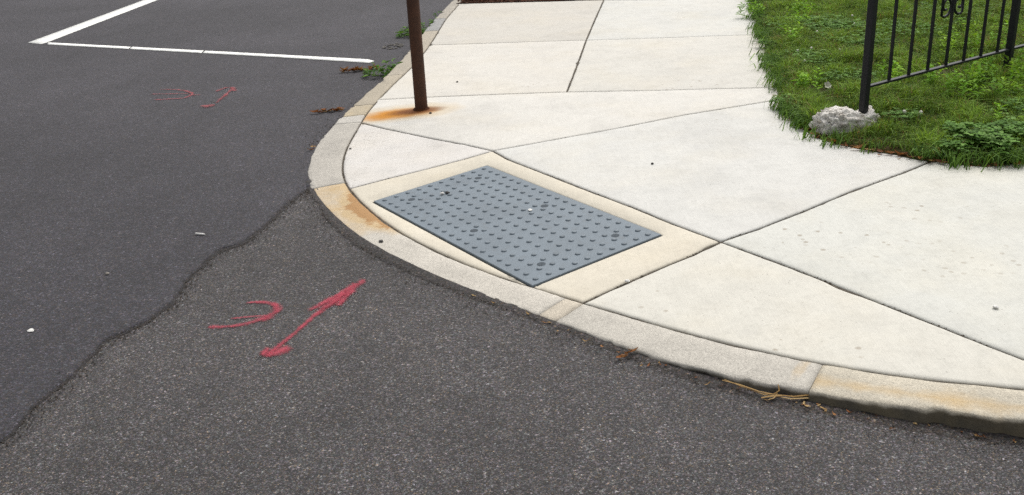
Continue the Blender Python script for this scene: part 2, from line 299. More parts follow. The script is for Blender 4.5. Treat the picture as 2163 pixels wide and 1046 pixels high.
def boxbar(bm, a, b, w, h, bev=.0015, upv=(0, 0, 1)):
    """rectangular bar from a to b with chamfered long edges"""
    a, b = Vector(a), Vector(b)
    t = (b - a).normalized()
    ref = Vector(upv) if abs(t.dot(Vector(upv))) < .95 else Vector((1, 0, 0))
    u = t.cross(ref).normalized(); v = u.cross(t).normalized()
    prof = [(-w / 2 + bev, -h / 2), (w / 2 - bev, -h / 2), (w / 2, -h / 2 + bev), (w / 2, h / 2 - bev),
            (w / 2 - bev, h / 2), (-w / 2 + bev, h / 2), (-w / 2, h / 2 - bev), (-w / 2, -h / 2 + bev)]
    A = [bm.verts.new(a + u * x + v * y) for x, y in prof]
    B = [bm.verts.new(b + u * x + v * y) for x, y in prof]
    for k in range(8): bm.faces.new((A[k], A[(k + 1) % 8], B[(k + 1) % 8], B[k]))
    bm.faces.new(A[::-1]); bm.faces.new(B)

# ================================================================ materials
class M:
    """tiny node builder"""
    def __init__(s, name, rough=.85, spec=.3):
        s.m = bpy.data.materials.new(name); s.m.use_nodes = True
        s.t = s.m.node_tree; s.t.nodes.clear()
        s.out = s.n('ShaderNodeOutputMaterial'); s.b = s.n('ShaderNodeBsdfPrincipled')
        s.b.inputs['Roughness'].default_value = rough
        s.b.inputs['Specular IOR Level'].default_value = spec
        s.l(s.b.outputs[0], s.out.inputs['Surface'])
        s.pos = s.n('ShaderNodeNewGeometry').outputs['Position']
    def n(s, k): return s.t.nodes.new(k)
    def l(s, a, b): s.t.links.new(a, b)
    def set(s, sock, v):
        if hasattr(v, 'is_linked') or isinstance(v, bpy.types.NodeSocket): s.l(v, sock)
        else: sock.default_value = v
    def noise(s, scale, detail=4, rough=.55, vec=None, dist=0.0, out=0):
        k = s.n('ShaderNodeTexNoise'); k.inputs['Scale'].default_value = scale
        k.inputs['Detail'].default_value = detail; k.inputs['Roughness'].default_value = rough
        k.inputs['Distortion'].default_value = dist
        s.l(vec if vec is not None else s.pos, k.inputs['Vector'])
        return k.outputs[out]
    def vor(s, scale, feature='F1', vec=None, rnd=1.0):
        k = s.n('ShaderNodeTexVoronoi'); k.feature = feature; k.inputs['Scale'].default_value = scale
        k.inputs['Randomness'].default_value = rnd
        s.l(vec if vec is not None else s.pos, k.inputs['Vector'])
        return k
    def ramp(s, fac, stops, interp='LINEAR'):
        k = s.n('ShaderNodeValToRGB'); cr = k.color_ramp; cr.interpolation = interp
        while len(cr.elements) < len(stops): cr.elements.new(.5)
        for e, (p, c) in zip(cr.elements, stops):
            e.position = p
            e.color = (c, c, c, 1) if not isinstance(c, tuple) else (c[0], c[1], c[2], 1)
        s.l(fac, k.inputs[0]); return k.outputs[0]
    def math(s, op, a, b=None, c=None, clamp=False):
        k = s.n('ShaderNodeMath'); k.operation = op; k.use_clamp = clamp
        for i, v in enumerate((a, b, c)):
            if v is not None: s.set(k.inputs[i], v)
        return k.outputs[0]
    def mix(s, fac, a, b, mode='MIX'):
        k = s.n('ShaderNodeMix'); k.data_type = 'RGBA'; k.blend_type = mode; k.clamp_factor = True
        s.set(k.inputs[0], fac)
        for i, v in ((6, a), (7, b)):
            if isinstance(v, (int, float)): v = (v, v, v, 1)
            elif isinstance(v, tuple) and len(v) == 3: v = v + (1,)
            s.set(k.inputs[i], v)
        return k.outputs[2]
    def mapping(s, scale=(1, 1, 1), rot=(0, 0, 0), loc=(0, 0, 0), vec=None):
        k = s.n('ShaderNodeMapping')
        k.inputs['Scale'].default_value = scale; k.inputs['Rotation'].default_value = rot; k.inputs['Location'].default_value = loc
        s.l(vec if vec is not None else s.pos, k.inputs['Vector']); return k.outputs[0]
    def attr(s, name, kind='GEOMETRY', out='Fac'):
        k = s.n('ShaderNodeAttribute'); k.attribute_name = name; k.attribute_type = kind; return k.outputs[out]
    def objcol(s): return s.n('ShaderNodeObjectInfo').outputs['Color']
    def objrnd(s): return s.n('ShaderNodeObjectInfo').outputs['Random']
    def bump(s, h, strength=.5, dist=.002, prev=None):
        k = s.n('ShaderNodeBump'); k.inputs['Strength'].default_value = strength; k.inputs['Distance'].default_value = dist
        s.l(h, k.inputs['Height'])
        if prev is not None: s.l(prev, k.inputs['Normal'])
        s.l(k.outputs[0], s.b.inputs['Normal']); return k.outputs[0]
    def color(s, c): s.set(s.b.inputs['Base Color'], c if not (isinstance(c, tuple) and len(c) == 3) else c + (1,)); return s
    def ellipse(s, cx, cy, ang, rx, ry):
        """squared normalised distance from a point on the plan, in an oriented ellipse"""
        sub = s.n('ShaderNodeVectorMath'); sub.operation = 'SUBTRACT'; s.l(s.pos, sub.inputs[0]); sub.inputs[1].default_value = (cx, cy, 0)
        sep = s.n('ShaderNodeSeparateXYZ'); s.l(sub.outputs[0], sep.inputs[0])
        c, q = math.cos(ang), math.sin(ang)
        u = s.math('ADD', s.math('MULTIPLY', sep.outputs[0], c / rx), s.math('MULTIPLY', sep.outputs[1], q / rx))
        v = s.math('ADD', s.math('MULTIPLY', sep.outputs[0], -q / ry), s.math('MULTIPLY', sep.outputs[1], c / ry))
        return s.math('ADD', s.math('MULTIPLY', u, u), s.math('MULTIPLY', v, v))

def asphalt(name, scale, dark, tone, contrast, bump, patch=.16):
    m = M(name, .82, .35)
    warp = m.noise(scale * .6, 1)
    v = m.vor(scale)
    v2 = m.vor(scale * .55)
    sep = m.n('ShaderNodeSeparateColor'); m.l(v.outputs['Color'], sep.inputs[0])
    sep2 = m.n('ShaderNodeSeparateColor'); m.l(v2.outputs['Color'], sep2.inputs[0])
    c = contrast
    val = m.ramp(sep.outputs[0], [(0, 1 - .75 * c), (.35, 1 - .45 * c), (.7, 1 + .15 * c), (.9, 1 + 1.0 * c), (1, 1 + 2.2 * c)])
    big = m.ramp(sep2.outputs[0], [(0, 1 - .3 * c), (.8, 1.0), (.93, 1 + .5 * c), (1, 1 + 2.0 * c)])
    hue = m.ramp(sep.outputs[1], [(0, (.95, .96, 1.16)), (.3, (1.14, .93, 1.0)), (.55, (.90, 1.05, 1.06)), (.8, (1.05, 1.0, .92)), (1, (1.38, 1.03, .68))])
    gap = m.ramp(v.outputs['Distance'], [(0, 1.0), (.45, 1.0), (.75, 1 - .55 * c)])
    col = m.mix(1, tone, val, 'MULTIPLY')
    col = m.mix(1, col, big, 'MULTIPLY')
    col = m.mix(1, col, hue, 'MULTIPLY')
    col = m.mix(1, col, gap, 'MULTIPLY')
    blot = m.mix(1, m.ramp(m.noise(1.3, 6, .62), [(.25, 1 - patch), (.5, 1.0), (.78, 1 + patch)]), m.ramp(m.noise(.55, 3, .5, m.mapping(loc=(2.3, 5.1, 0))), [(.3, 1 - patch), (.7, 1 + patch)]), 'MULTIPLY')
    col = m.mix(1, col, blot, 'MULTIPLY')
    mid = m.ramp(m.noise(14, 5, .65), [(.3, .88), (.7, 1.12)])
    col = m.mix(1, col, mid, 'MULTIPLY')
    streak = m.ramp(m.noise(2.2, 4, .6, m.mapping((3.0, .5, 1), (0, 0, .35))), [(.3, .93), (.7, 1.07)])
    col = m.mix(1, col, streak, 'MULTIPLY')
    m.color(col)
    hgt = m.math('SUBTRACT', 1.0, v.outputs['Distance'])
    hgt = m.math('ADD', hgt, m.math('MULTIPLY', m.noise(scale * .25, 3), .8))
    m.bump(hgt, bump, .0025)
    return m.m

def concrete(name, stain=True):
    m = M(name, .88, .25)
    col = m.mix(1, m.objcol(), m.ramp(m.noise(1.6, 7, .6), [(.22, .86), (.45, .985), (.75, 1.04)]), 'MULTIPLY')
    col = m.mix(1, col, m.ramp(m.noise(9, 6, .68), [(.25, .90), (.5, .99), (.75, 1.04)]), 'MULTIPLY')
    col = m.mix(1, col, m.ramp(m.noise(45, 5, .72), [(.28, .91), (.5, 1.0), (.75, 1.04)]), 'MULTIPLY')
    col = m.mix(1, col, m.ramp(m.noise(420, 2, .6), [(.25, .85), (.5, 1.0), (.8, 1.09)]), 'MULTIPLY')
    warm = m.ramp(m.noise(2.4, 5, .6, m.mapping(loc=(7, 3, 0))), [(.45, 0.0), (.75, 1.0)])
    col = m.mix(m.math('MULTIPLY', warm, .35), col, m.mix(1, col, (1.05, .985, .86), 'MULTIPLY'))
    # broom finish
    broom = m.noise(1.0, 3, .7, m.mapping((260, 5, 1), (0, 0, m_broom)))
    col = m.mix(1, col, m.ramp(broom, [(.3, .935), (.7, 1.03)]), 'MULTIPLY')
    # leaf and gum marks, clustered
    v = m.vor(26)
    sp = m.n('ShaderNodeSeparateColor'); m.l(v.outputs['Color'], sp.inputs[0])
    wob = m.math('ADD', v.outputs['Distance'], m.math('MULTIPLY', m.noise(90, 2), .22))
    dot = m.ramp(wob, [(.28, 1.0), (.40, 0.0)])
    pick = m.ramp(sp.outputs[0], [(.62, 0.0), (.66, 1.0)])
    clus = m.ramp(m.noise(1.1, 3, .6, m.mapping(loc=(3.1, 8.4, 0))), [(.56, 0.0), (.66, .6)])
    for cx, cy, an, rx, ry in ((1.62, 3.55, -.3, .28, .16), (1.15, 3.35, -.5, .40, .22), (.50, 2.98, -.4, .16, .14), (1.10, 5.85, -.2, .32, .22), (.85, 2.60, -.5, .3, .12), (.25, 6.05, 0, .35, .12)):
        clus = m.math('MAXIMUM', clus, m.ramp(m.math('ADD', m.ellipse(cx, cy, an, rx, ry), m.math('MULTIPLY', m.noise(7, 2), .6)), [(.5, 1.0), (1.0, 0.0)]))
    dm = m.math('MULTIPLY', m.math('MULTIPLY', dot, pick), clus)
    col = m.mix(m.math('MULTIPLY', dm, .60), col, (.25, .205, .15))
    # tiny dark flecks
    v3 = m.vor(75)
    s3 = m.n('ShaderNodeSeparateColor'); m.l(v3.outputs['Color'], s3.inputs[0])
    fl = m.math('MULTIPLY', m.ramp(v3.outputs['Distance'], [(.10, 1.0), (.2, 0.0)]), m.ramp(s3.outputs[1], [(.93, 0.0), (.95, 1.0)]))
    col = m.mix(m.math('MULTIPLY', fl, .6), col, (.12, .10, .085))
    if stain:
        # rust washed down from the pole foot towards the kerb
        px, py = POLE
        nz = m.math('MULTIPLY', m.noise(1.0, 5, .7, m.mapping((9, 55, 1), (0, 0, -.14))), .9)
        nz2 = m.math('MULTIPLY', m.noise(6, 4, .6), .9)
        far = m.math('ADD', m.ellipse(px - .15, py - .030, .12, .27, .125), m.math('ADD', nz, nz2))
        near = m.math('ADD', m.ellipse(px - .03, py - .005, .10, .19, .085), nz)
        halo = m.math('ADD', m.ellipse(px - .12, py - .02, .12, .36, .19), nz2)
        c1 = m.ramp(m.math('MULTIPLY', halo, .5), [(.35, 1.0), (.80, 0.0)])
        c2 = m.ramp(m.math('MULTIPLY', far, .5), [(.52, 1.0), (1.0, 0.0)])
        c3 = m.ramp(m.math('MULTIPLY', near, .5), [(.30, 1.0), (.75, 0.0)])
        col = m.mix(m.math('MULTIPLY', c1, .5), col, (.50, .34, .13))
        col = m.mix(m.math('MULTIPLY', c2, .97), col, (.47, .19, .012))
        col = m.mix(m.math('MULTIPLY', c3, .92), col, (.14, .042, .009))
    m.color(col)
    h = m.math('ADD', m.math('MULTIPLY', broom, .6), m.noise(300, 3, .7))
    m.bump(h, .35, .0012)
    return m.m
m_broom = PTH + math.radians(62)

MAT = {}
MAT['road'] = asphalt('old_asphalt', 290, .05, (.0615, .0595, .0590), .80, .75, .22)
MAT['overlay'] = asphalt('new_asphalt', 250, .05, (.0375, .0368, .0425), .62, .6, .20)
MAT['gutter'] = asphalt('gutter_asphalt', 200, .05, (.040, .0365, .034), .7, .9, .35)
MAT['seam'] = asphalt('seam_tar', 210, .05, (.022, .020, .020), .6, 1.0, .35)
MAT['slab'] = concrete('concrete')

def simple(name, col, rough=.8, spec=.3, var=.2, scale=60, bump=.3, bd=.001, hue=None):
    m = M(name, rough, spec)
    c = m.mix(1, col, m.ramp(m.noise(scale, 5, .6), [(.25, 1 - var), (.75, 1 + var)]), 'MULTIPLY')
    if hue: c = m.mix(m.ramp(m.noise(scale * .3, 4), [(.4, 0.0), (.65, 1.0)]), c, hue)
    m.color(c)
    if bump: m.bump(m.noise(scale * 2, 4, .65), bump, bd)
    return m.m

MAT['joint'] = simple('joint_dirt', (.12, .105, .085), .95, .1, .45, 90, .8, .003, (.05, .042, .033))
MAT['mortar'] = simple('kerb_mortar', (.20, .175, .14), .95, .1, .3, 80, .8, .003)
MAT['soil'] = simple('soil_thatch', (.060, .045, .022), .95, .1, .5, 70, .9, .006, (.045, .055, .014))
MAT['mulch'] = simple('mulch', (.085, .036, .022), .95, .1, .6, 120, .8, .004, (.03, .017, .012))

# ---- kerb granite
m = M('granite', .8, .3)
ac = m.attr('across'); al = m.attr('along')
col = m.objcol()
v = m.vor(330); sp = m.n('ShaderNodeSeparateColor'); m.l(v.outputs['Color'], sp.inputs[0])
col = m.mix(1, col, m.ramp(sp.outputs[0], [(0, .74), (.3, .92), (.75, 1.04), (1, 1.2)]), 'MULTIPLY')
col = m.mix(1, col, m.ramp(m.noise(7, 6, .65), [(.25, .86), (.75, 1.1)]), 'MULTIPLY')
col = m.mix(1, col, m.ramp(m.noise(38, 4, .7), [(.3, .93), (.7, 1.05)]), 'MULTIPLY')
# iron staining that runs along some stones
iron = m.attr('iron')
wob = m.noise(5, 5, .65)
im = m.ramp(m.math('ADD', iron, m.math('MULTIPLY', m.math('SUBTRACT', wob, .5), 1.1)), [(.35, 0.0), (.75, 1.0)])
col = m.mix(m.math('MULTIPLY', im, .70), col, (.46, .31, .125))
im2 = m.ramp(m.math('ADD', iron, m.math('MULTIPLY', m.math('SUBTRACT', m.noise(11, 5, .7), .5), 1.3)), [(.85, 0.0), (1.15, 1.0)])
col = m.mix(m.math('MULTIPLY', im2, .75), col, (.29, .135, .035))
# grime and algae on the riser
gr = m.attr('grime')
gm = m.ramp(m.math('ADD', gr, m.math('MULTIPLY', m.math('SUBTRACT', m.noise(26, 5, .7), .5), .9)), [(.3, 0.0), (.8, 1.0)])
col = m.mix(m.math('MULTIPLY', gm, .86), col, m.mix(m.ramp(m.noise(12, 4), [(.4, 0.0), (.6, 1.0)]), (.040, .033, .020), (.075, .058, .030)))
m.color(col)
m.bump(m.math('ADD', m.noise(60, 5, .7), m.math('MULTIPLY', v.outputs['Distance'], .4)), .55, .003)
MAT['granite'] = m.m

# ================================================================ road
def plane_obj(name, x0, y0, x1, y1, z, mat, n=1):
    vs_, fs = [], []
    for j in range(n + 1):
        for i in range(n + 1): vs_.append((x0 + (x1 - x0) * i / n, y0 + (y1 - y0) * j / n, z))
    for j in range(n):
        for i in range(n): a = j * (n + 1) + i; fs.append((a, a + 1, a + n + 2, a + n + 1))
    return mk(name, vs_, fs, mat)

def road_z(x):
    """the old road falls a little towards the right, so the kerb stands prouder there"""
    t = max(0.0, min(1.0, (x - .1) / 1.5))
    return ROAD_Z - .015 * t * t * (3 - 2 * t)
rx_ = [-150, -20] + [.1 + .1 * i for i in range(16)] + [20, 150]
rv = [(x, y, road_z(x)) for y in (-60, 0, 8, 240) for x in rx_]
nx_ = len(rx_)
road = tag(mk('road', rv, [(j * nx_ + i, j * nx_ + i + 1, (j + 1) * nx_ + i + 1, (j + 1) * nx_ + i) for j in range(3) for i in range(nx_ - 1)], MAT['road'], None, True), 'old worn coarse grey brown asphalt in the foreground', kind='structure')

KER = [Vector((k[0], k[1])) for k in KERB]
KN = [Vector((k[2], k[3])) for k in KERB]
KW = [k[4] for k in KERB]

def kat(s):
    s = max(0, min(len(KER) - 1.001, s)); i = int(s); t = s - i
    return KER[i].lerp(KER[i + 1], t), KN[i].lerp(KN[i + 1], t).normalized(), KW[i] * (1 - t) + KW[i + 1] * t

# newer overlay with its ragged feathered edge
edge = resample(OVERLAY_EDGE, .012, False)
eg = []
for i, p in enumerate(edge):
    a = edge[max(0, i - 3)]; b = edge[min(len(edge) - 1, i + 3)]
    t = (b - a).normalized(); nrm = Vector((t.y, -t.x))
    s = i * .012
    w = .010 * noise.noise((s * 5, 1.3, 0)) + .008 * noise.noise((s * 15, 4.1, 0)) + .007 * noise.noise((s * 34, 2.2, 0)) + .005 * noise.noise((s * 80, 6.2, 0))
    eg.append(p + nrm * w)
kout = []
for i in range(int(KERB_CUTS[7]) + 1, -1, -1):
    kout.append(KER[i] + KN[i] * (KW[i] - .03))
first = eg[0]
ext = first + (eg[0] - eg[40]).normalized() * 6.0
ringO = [ext] + eg + kout + [Vector((kout[-1].x - .2, 60)), Vector((-60, 60)), Vector((-60, ext.y))]
if area2(ringO) < 0: ringO = ringO[::-1]
d_in = offset(ringO, .005)
neg = len(ringO)
def z_ov(x, y, r):
    if r == 0: return ROAD_Z - .002
    n = noise.noise((x * 3, y * 3, 0)) * .0015
    return OVERLAY_Z + n - (.0015 if r == 1 else 0)
d_in2 = offset(ringO, .045)
ov = sheet('road_overlay', [ringO, d_in, d_in2], z_ov, MAT['overlay'], grid=1.2, smooth=True)
tag(ov, 'newer smooth dark asphalt overlay with a ragged edge', kind='structure')

# tarry crumbling seam at the foot of the overlay edge
vv, ff = [], []
for i, p in enumerate(eg):
    a = eg[max(0, i - 4)]; b = eg[min(len(eg) - 1, i + 4)]
    t = (b - a).normalized(); nrm = Vector((t.y, -t.x)); s = i * .012
    w = max(.002, .007 + .010 * noise.noise((s * 3.1, 8, 0)) + .006 * noise.noise((s * 14, 2, 0)) + .005 * noise.noise((s * 60, 6, 0)))
    if 95 < i < 175: w *= 1.7
    for u, z in ((-.006, .0035), (w * .5, .0034), (w, .0022), (w + .004, -.002)):
        q = p + nrm * u; vv.append((q.x, q.y, ROAD_Z + z + .001 * noise.noise((q.x * 60, q.y * 60, 0))))
    if i:
        for k in range(3): ff.append((4 * i - 4 + k, 4 * i - 3 + k, 4 * i + k + 1, 4 * i + k))
tag(mk('asphalt_seam', vv, ff, MAT['seam'], None, True), 'dark crumbling seam along the edge of the newer asphalt', kind='structure')

# dark make-up strip of asphalt against the kerb
GW = [(104, .01), (106, .015), (111, .026), (115, .053), (119, .063), (123, .065), (126, .06), (129, .049), (134, .043), (138, .034), (140, .045), (142, .055), (144, .06), (146, .086), (149, .1), (151, .085), (154, .08), (160, .05), (195, .06)]
vv, ff = [], []
s = 104.0; k = 0
while s < 194.5:
    p, nrm, w = kat(s)
    g = float(np.interp(s, [a for a, _ in GW], [b for _, b in GW]))
    g = max(.004, g * .62 + .014 * noise.noise((s * .35, 5, 0)) + .014 * noise.noise((s * 1.7, 3, 0)) + .012 * noise.noise((s * 5.3, 8, 0)))
    a = p + nrm * (w - .012); c = p + nrm * (w + g); b = a.lerp(c, .5); d = p + nrm * (w + g + .012)
    hz = .003 + .0025 * noise.noise((s * .8, 9, 0))
    zr_ = road_z(p.x); vv += [(a.x, a.y, zr_ + .003 + hz), (b.x, b.y, zr_ + .002 + hz), (c.x, c.y, zr_ + .0015 + hz * .4), (d.x, d.y, zr_ - .002)]
    if k:
        o_ = 4 * k
        for q in range(3): ff.append((o_ - 4 + q, o_ - 3 + q, o_ + q + 1, o_ + q))
    k += 1; s += .12
tag(mk('gutter_strip', vv, ff, MAT['gutter'], None, True), 'dark rough asphalt strip packed along the kerb', kind='structure')

# ================================================================ kerb
vv, ff = [], []
for i in range(len(KER)):
    p, nrm, w = KER[i], KN[i], KW[i]
    a = p - nrm * .004; b = p + nrm * (w - .012)
    z = zs(p.x, p.y)
    vv += [(a.x, a.y, -.16), (a.x, a.y, z - .012), (b.x, b.y, zs(b.x, b.y) - .010), (b.x, b.y, -.16)]
    if i:
        for q in range(3): ff.append((4 * i - 4 + q, 4 * i - 3 + q, 4 * i + q + 1, 4 * i + q))
kerb = tag(mk('kerb', vv, ff, MAT['mortar']), 'curved granite kerb round the corner', kind='structure')

STONES = [  # from, to, colour, iron(strength, mode), bumpiness
    ((.34, .31, .26), 0), ((.27, .265, .255), 0), ((.36, .32, .255), .15), ((.37, .325, .25), .2), ((.41, .35, .25), .3),
    ((.47, .445, .40), 0), ((.41, .385, .34), .05), ((.47, .44, .385), 1), ((.47, .42, .34), .1), ((.435, .41, .36), 2), ((.45, .41, .33), 3), ((.42, .39, .33), .1), ]
cuts = list(KERB_CUTS) + [182.0, 195.0]
for si in range(len(cuts) - 1):
    s0, s1 = cuts[si] + (.022 if si else 0), cuts[si + 1] - .022
    colr, mode = STONES[si]
    n = max(3, int((s1 - s0) * .06 / .02))
    vv, ff, A, B, I, G = [], [], [], [], [], []
    NP = 11
    for k in range(n + 1):
        s = s0 + (s1 - s0) * k / n
        p, nrm, w = kat(s)
        endf = min(k, n - k)
        wob = .006 * noise.noise((s * .45, si * 3.1, 0)) + .004 * noise.noise((s * 2.1, si, 4)) - (.002 if endf == 0 else 0)
        if noise.noise((s * .8, 7.7, 0)) > .42: wob -= .010
        wo_ = w + wob
        drop = .0012 if endf == 0 else 0
        prof = [(.000, -.10), (.000, -.005), (.006, 0), (.3 * w, .001), (.6 * w, 0), (.85 * w, -.001), (wo_ - .006, -.0012), (wo_ - .001, -.005), (wo_, -.018), (wo_ + .004, -.05), (wo_ + .006, -.13)]
        for q, (u, dz) in enumerate(prof):
            P = p + nrm * u
            rz = .0035 * noise.noise((P.x * 9, P.y * 9, q * .3)) + .0016 * noise.noise((P.x * 45, P.y * 45, q))
            if q >= 8:
                P = P + nrm * (.012 * noise.noise((s * 1.1, q * 1.7, si)) + .005 * noise.noise((s * 4, q, 2)))
            zt = zs(P.x, P.y)
            if q in (0, 10): rz = 0
            vv.append((P.x, P.y, zt + dz + rz - drop))
            A.append(u / w)
            B.append(s * .06)
            f = (s - s0) / max(.01, s1 - s0); uu = u / w
            ir = 0.0
            if mode == 1:   # ochre stone with a rust run beside the tactile plate
                ir = max(0, min(1, (.60 - f) / .3)) * .60 + max(0, 1 - abs(f - .25) / .26) * max(0, 1 - uu * 1.45) * 1.0
            elif mode == 2:
                ir = .10 + (.32 if abs(f - .94) < .014 else 0)
            elif mode == 3:
                ir = .35 + .35 * max(0, 1 - abs(uu - .62) / .3)
            else: ir = mode
            I.append(ir)
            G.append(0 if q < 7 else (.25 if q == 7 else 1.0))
        if k:
            o_ = NP * k
            for q in range(NP - 1): ff.append((o_ - NP + q, o_ - NP + q + 1, o_ + q + 1, o_ + q))
    ff.append(tuple(range(NP - 1, -1, -1))); ff.append(tuple(range(NP * n, NP * n + NP)))
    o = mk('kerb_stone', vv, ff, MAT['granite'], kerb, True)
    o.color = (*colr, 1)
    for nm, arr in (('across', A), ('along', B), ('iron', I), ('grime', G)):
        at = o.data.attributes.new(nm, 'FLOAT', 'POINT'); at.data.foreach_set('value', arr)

# ================================================================ pavement slabs
def V2(L): return [Vector(p) for p in L]
J0, J2, J3, V1 = V2(J0), V2(J2), V2(J3), V2(V1)
D1, D2, D3, D4, D5, D6, D7 = map(V2, (D1, D2, D3, D4, D5, D6, D7))
LE = V2(LAWN_EDGE)
PDIR = Vector((.93, -.367)).normalized()
def kidx(p): return min(range(len(KER)), key=lambda i: (KER[i] - p).length)
KGAP = .004
def kseg(a, b):
    """kerb back edge from near a to near b, either way round"""
    i, j = kidx(a), kidx(b)
    st = 1 if j >= i else -1
    return [KER[q] - KN[q] * KGAP for q in range(i + st, j, st)]
def lawn_under(L, d):
    out = []
    for i, p in enumerate(L):
        t = (L[min(i + 1, len(L) - 1)] - L[max(i - 1, 0)]).normalized()
        out.append(p + Vector((-t.y, t.x)) * d)
    return out
j0L, j0R = J0[:4] + [V1[0]], [V1[0]] + J0[5:]
j2L, j2R = J2[:3] + [V1[2]], [V1[2]] + J2[4:]
j3L, j3R = J3[:4] + [V1[4]], [V1[4]] + J3[5:]
d7x = D7 + [D7[-1] + PDIR * 3.2]
kend = KER[-2]
lawnR = [D6[-1], LE[-1] + Vector((.0, .10)), LE[-1] + PDIR * 3.2 + Vector((0, .05))]
back_dir = (J0[0] - J2[0]).normalized()
jb = [p + (V1[0] - V1[4]).normalized() * 1.35 for p in j0R]
POLYS = {
    'far_left': j0L + V1[1:3] + j2L[-2::-1] + kseg(J2[0], J0[0]),
    'far_right': j0R + j2R[::-1] + [V1[1]],
    'mid_left': j2L + V1[3:] + j3L[-2::-1] + kseg(J3[0], J2[0]),
    'mid_right': j2R + j3R[::-1] + [V1[3]],
    'pole': j3L + j3R[1:] + D1[::-1] + D2[-2::-1] + kseg(D2[0], J3[0]),
    'wedge': D2 + D3[1:] + kseg(D3[-1], D2[0]),
    'ramp': D4 + D5[1:] + kseg(D5[-1], D3[-1]) + D3[::-1][:-1],
    'landing': D1 + [Vector((1.62, 5.06)), Vector((1.60, 4.62)), Vector((1.74, 4.38))] + D6[::-1] + D4[-2:0:-1],
    'right': D6 + lawnR[1:] + d7x[:0:-1],
    'lower': d7x + kseg(kend, D5[-1])[0:1] + kseg(kend, D5[-1]) + D5[::-1][:-1],
    'beyond': jb + j0R[::-1],
}
TINT = {'far_left': (.49, .465, .42), 'far_right': (.535, .525, .49), 'mid_left': (.545, .52, .475), 'mid_right': (.535, .515, .47),
        'pole': (.56, .54, .50), 'wedge': (.57, .545, .515), 'ramp': (.555, .51, .425), 'landing': (.545, .535, .505),
        'right': (.535, .53, .49), 'lower': (.55, .53, .475), 'beyond': (.52, .51, .48)}
SLABLABEL = {'pole': 'pale slab stained with rust round the pole foot', 'ramp': 'yellowish concrete surround of the tactile plate'}

def rectP(m_):
    def P(a, b): return Vector((PAX + E1[0] * a + E2[0] * b, PAY + E1[1] * a + E2[1] * b))
    return [P(-m_, -m_), P(1.22 + m_, -m_), P(1.22 + m_, .61 + m_), P(-m_, .61 + m_)]

# joint filler under everything
base = [KER[i] for i in range(0, len(KER))] + [lawnR[-1] + Vector((0, .3)), Vector((2.3, 4.4)), Vector((2.1, 5.2)), Vector((2.6, 8.4)), jb[-1], jb[0] + Vector((-.2, 0)), Vector((-.3, 10.85))]
if area2(base) < 0: base = base[::-1]
pav = sheet('pavement', [resample(base, .1)], lambda x, y, r: zs(x, y) - .0085 + .0035 * noise.noise((x * 14, y * 14, 0)), MAT['joint'], grid=.09)
tag(pav, 'pale concrete pavement laid in large slabs round the corner', kind='structure')

for key, poly in POLYS.items():
    P = [poly[0]]
    for q in poly[1:]:
        if (q - P[-1]).length > .012: P.append(q)
    if (P[0] - P[-1]).length < .012: P.pop()
    if area2(P) < 0: P = P[::-1]
    R0 = resample(P, .025)
    sd = sum(ord(c) for c in key) * .37
    jit = []
    for p in R0:
        w = .0056 + .0020 * noise.noise((p.x * 22, p.y * 22, sd)) + .0012 * noise.noise((p.x * 70, p.y * 70, sd))
        c = noise.noise((p.x * 9, p.y * 9, sd + 5))
        if c > .5: w += (c - .5) * .03
        jit.append(max(.0022, w))
    outer = offset(R0, jit)
    mid = offset(outer, .0045)
    inn = offset(outer, .014)
    hole = None
    lift = .0025 * noise.noise((sd, 1, 1))
    if key == 'ramp':
        h0 = resample(rectP(.0055), .05); h0 = [p + Vector((.0012 * noise.noise((p.x * 40, p.y * 40, 0)), 0)) for p in h0]
        hole = [h0, resample(rectP(.012), .05)]
        lift = 0
    def zf(x, y, r, lift=lift, sd=sd):
        z = zs(x, y) + lift + .0012 * noise.noise((x * 2.3, y * 2.3, sd))
        if r == 0 or r == 100: return z - .0055
        if r == 1: return z - .0012
        return z
    o = sheet('slab', [outer, mid, inn], zf, MAT['slab'], pav, grid=.16, skirt=.06, hole=hole)
    r_, g_, b_ = TINT[key]
    o.color = (r_ * 1.045, g_ * 1.05, b_ * 1.045, 1)
    if key in SLABLABEL: o['label'] = SLABLABEL[key]

# ================================================================ mulch bed beyond the far slab
mb = [J0[0] + (J0[0] - J0[2]).normalized() * .02, J0[1], J0[2], J0[3] + Vector((0, .02)), jb[0] + Vector((-.28, 0)), Vector((-.30, 10.8))] + [KER[i] - KN[i] * .01 for i in range(2, kidx(J0[0]))]
if area2(mb) < 0: mb = mb[::-1]
mbR = resample(mb, .05)
tag(sheet('mulch_bed', [mbR], lambda x, y, r: zs(x, y) + (.004 if r == 0 else .02 + .012 * noise.noise((x * 9, y * 9, 0))), MAT['mulch'], grid=.08), 'reddish brown bark mulch bed beyond the far slab', kind='structure')

def ngon_chip(bm, c, L, Wd, T, rz, rx, ry):
    R = Matrix.Rotation(rz, 3, 'Z') @ Matrix.Rotation(rx, 3, 'X') @ Matrix.Rotation(ry, 3, 'Y')
    vs_ = [bm.verts.new(Vector(c) + R @ Vector((x * L / 2 * random.uniform(.7, 1.1), y * Wd / 2 * random.uniform(.7, 1.1), z * T / 2))) for z in (-1, 1) for x, y in ((-1, -1), (1, -1), (1, 1), (-1, 1))]
    for f in ((3, 2, 1, 0), (4, 5, 6, 7), (0, 1, 5, 4), (1, 2, 6, 5), (2, 3, 7, 6), (3, 0, 4, 7)): bm.faces.new([vs_[i] for i in f])

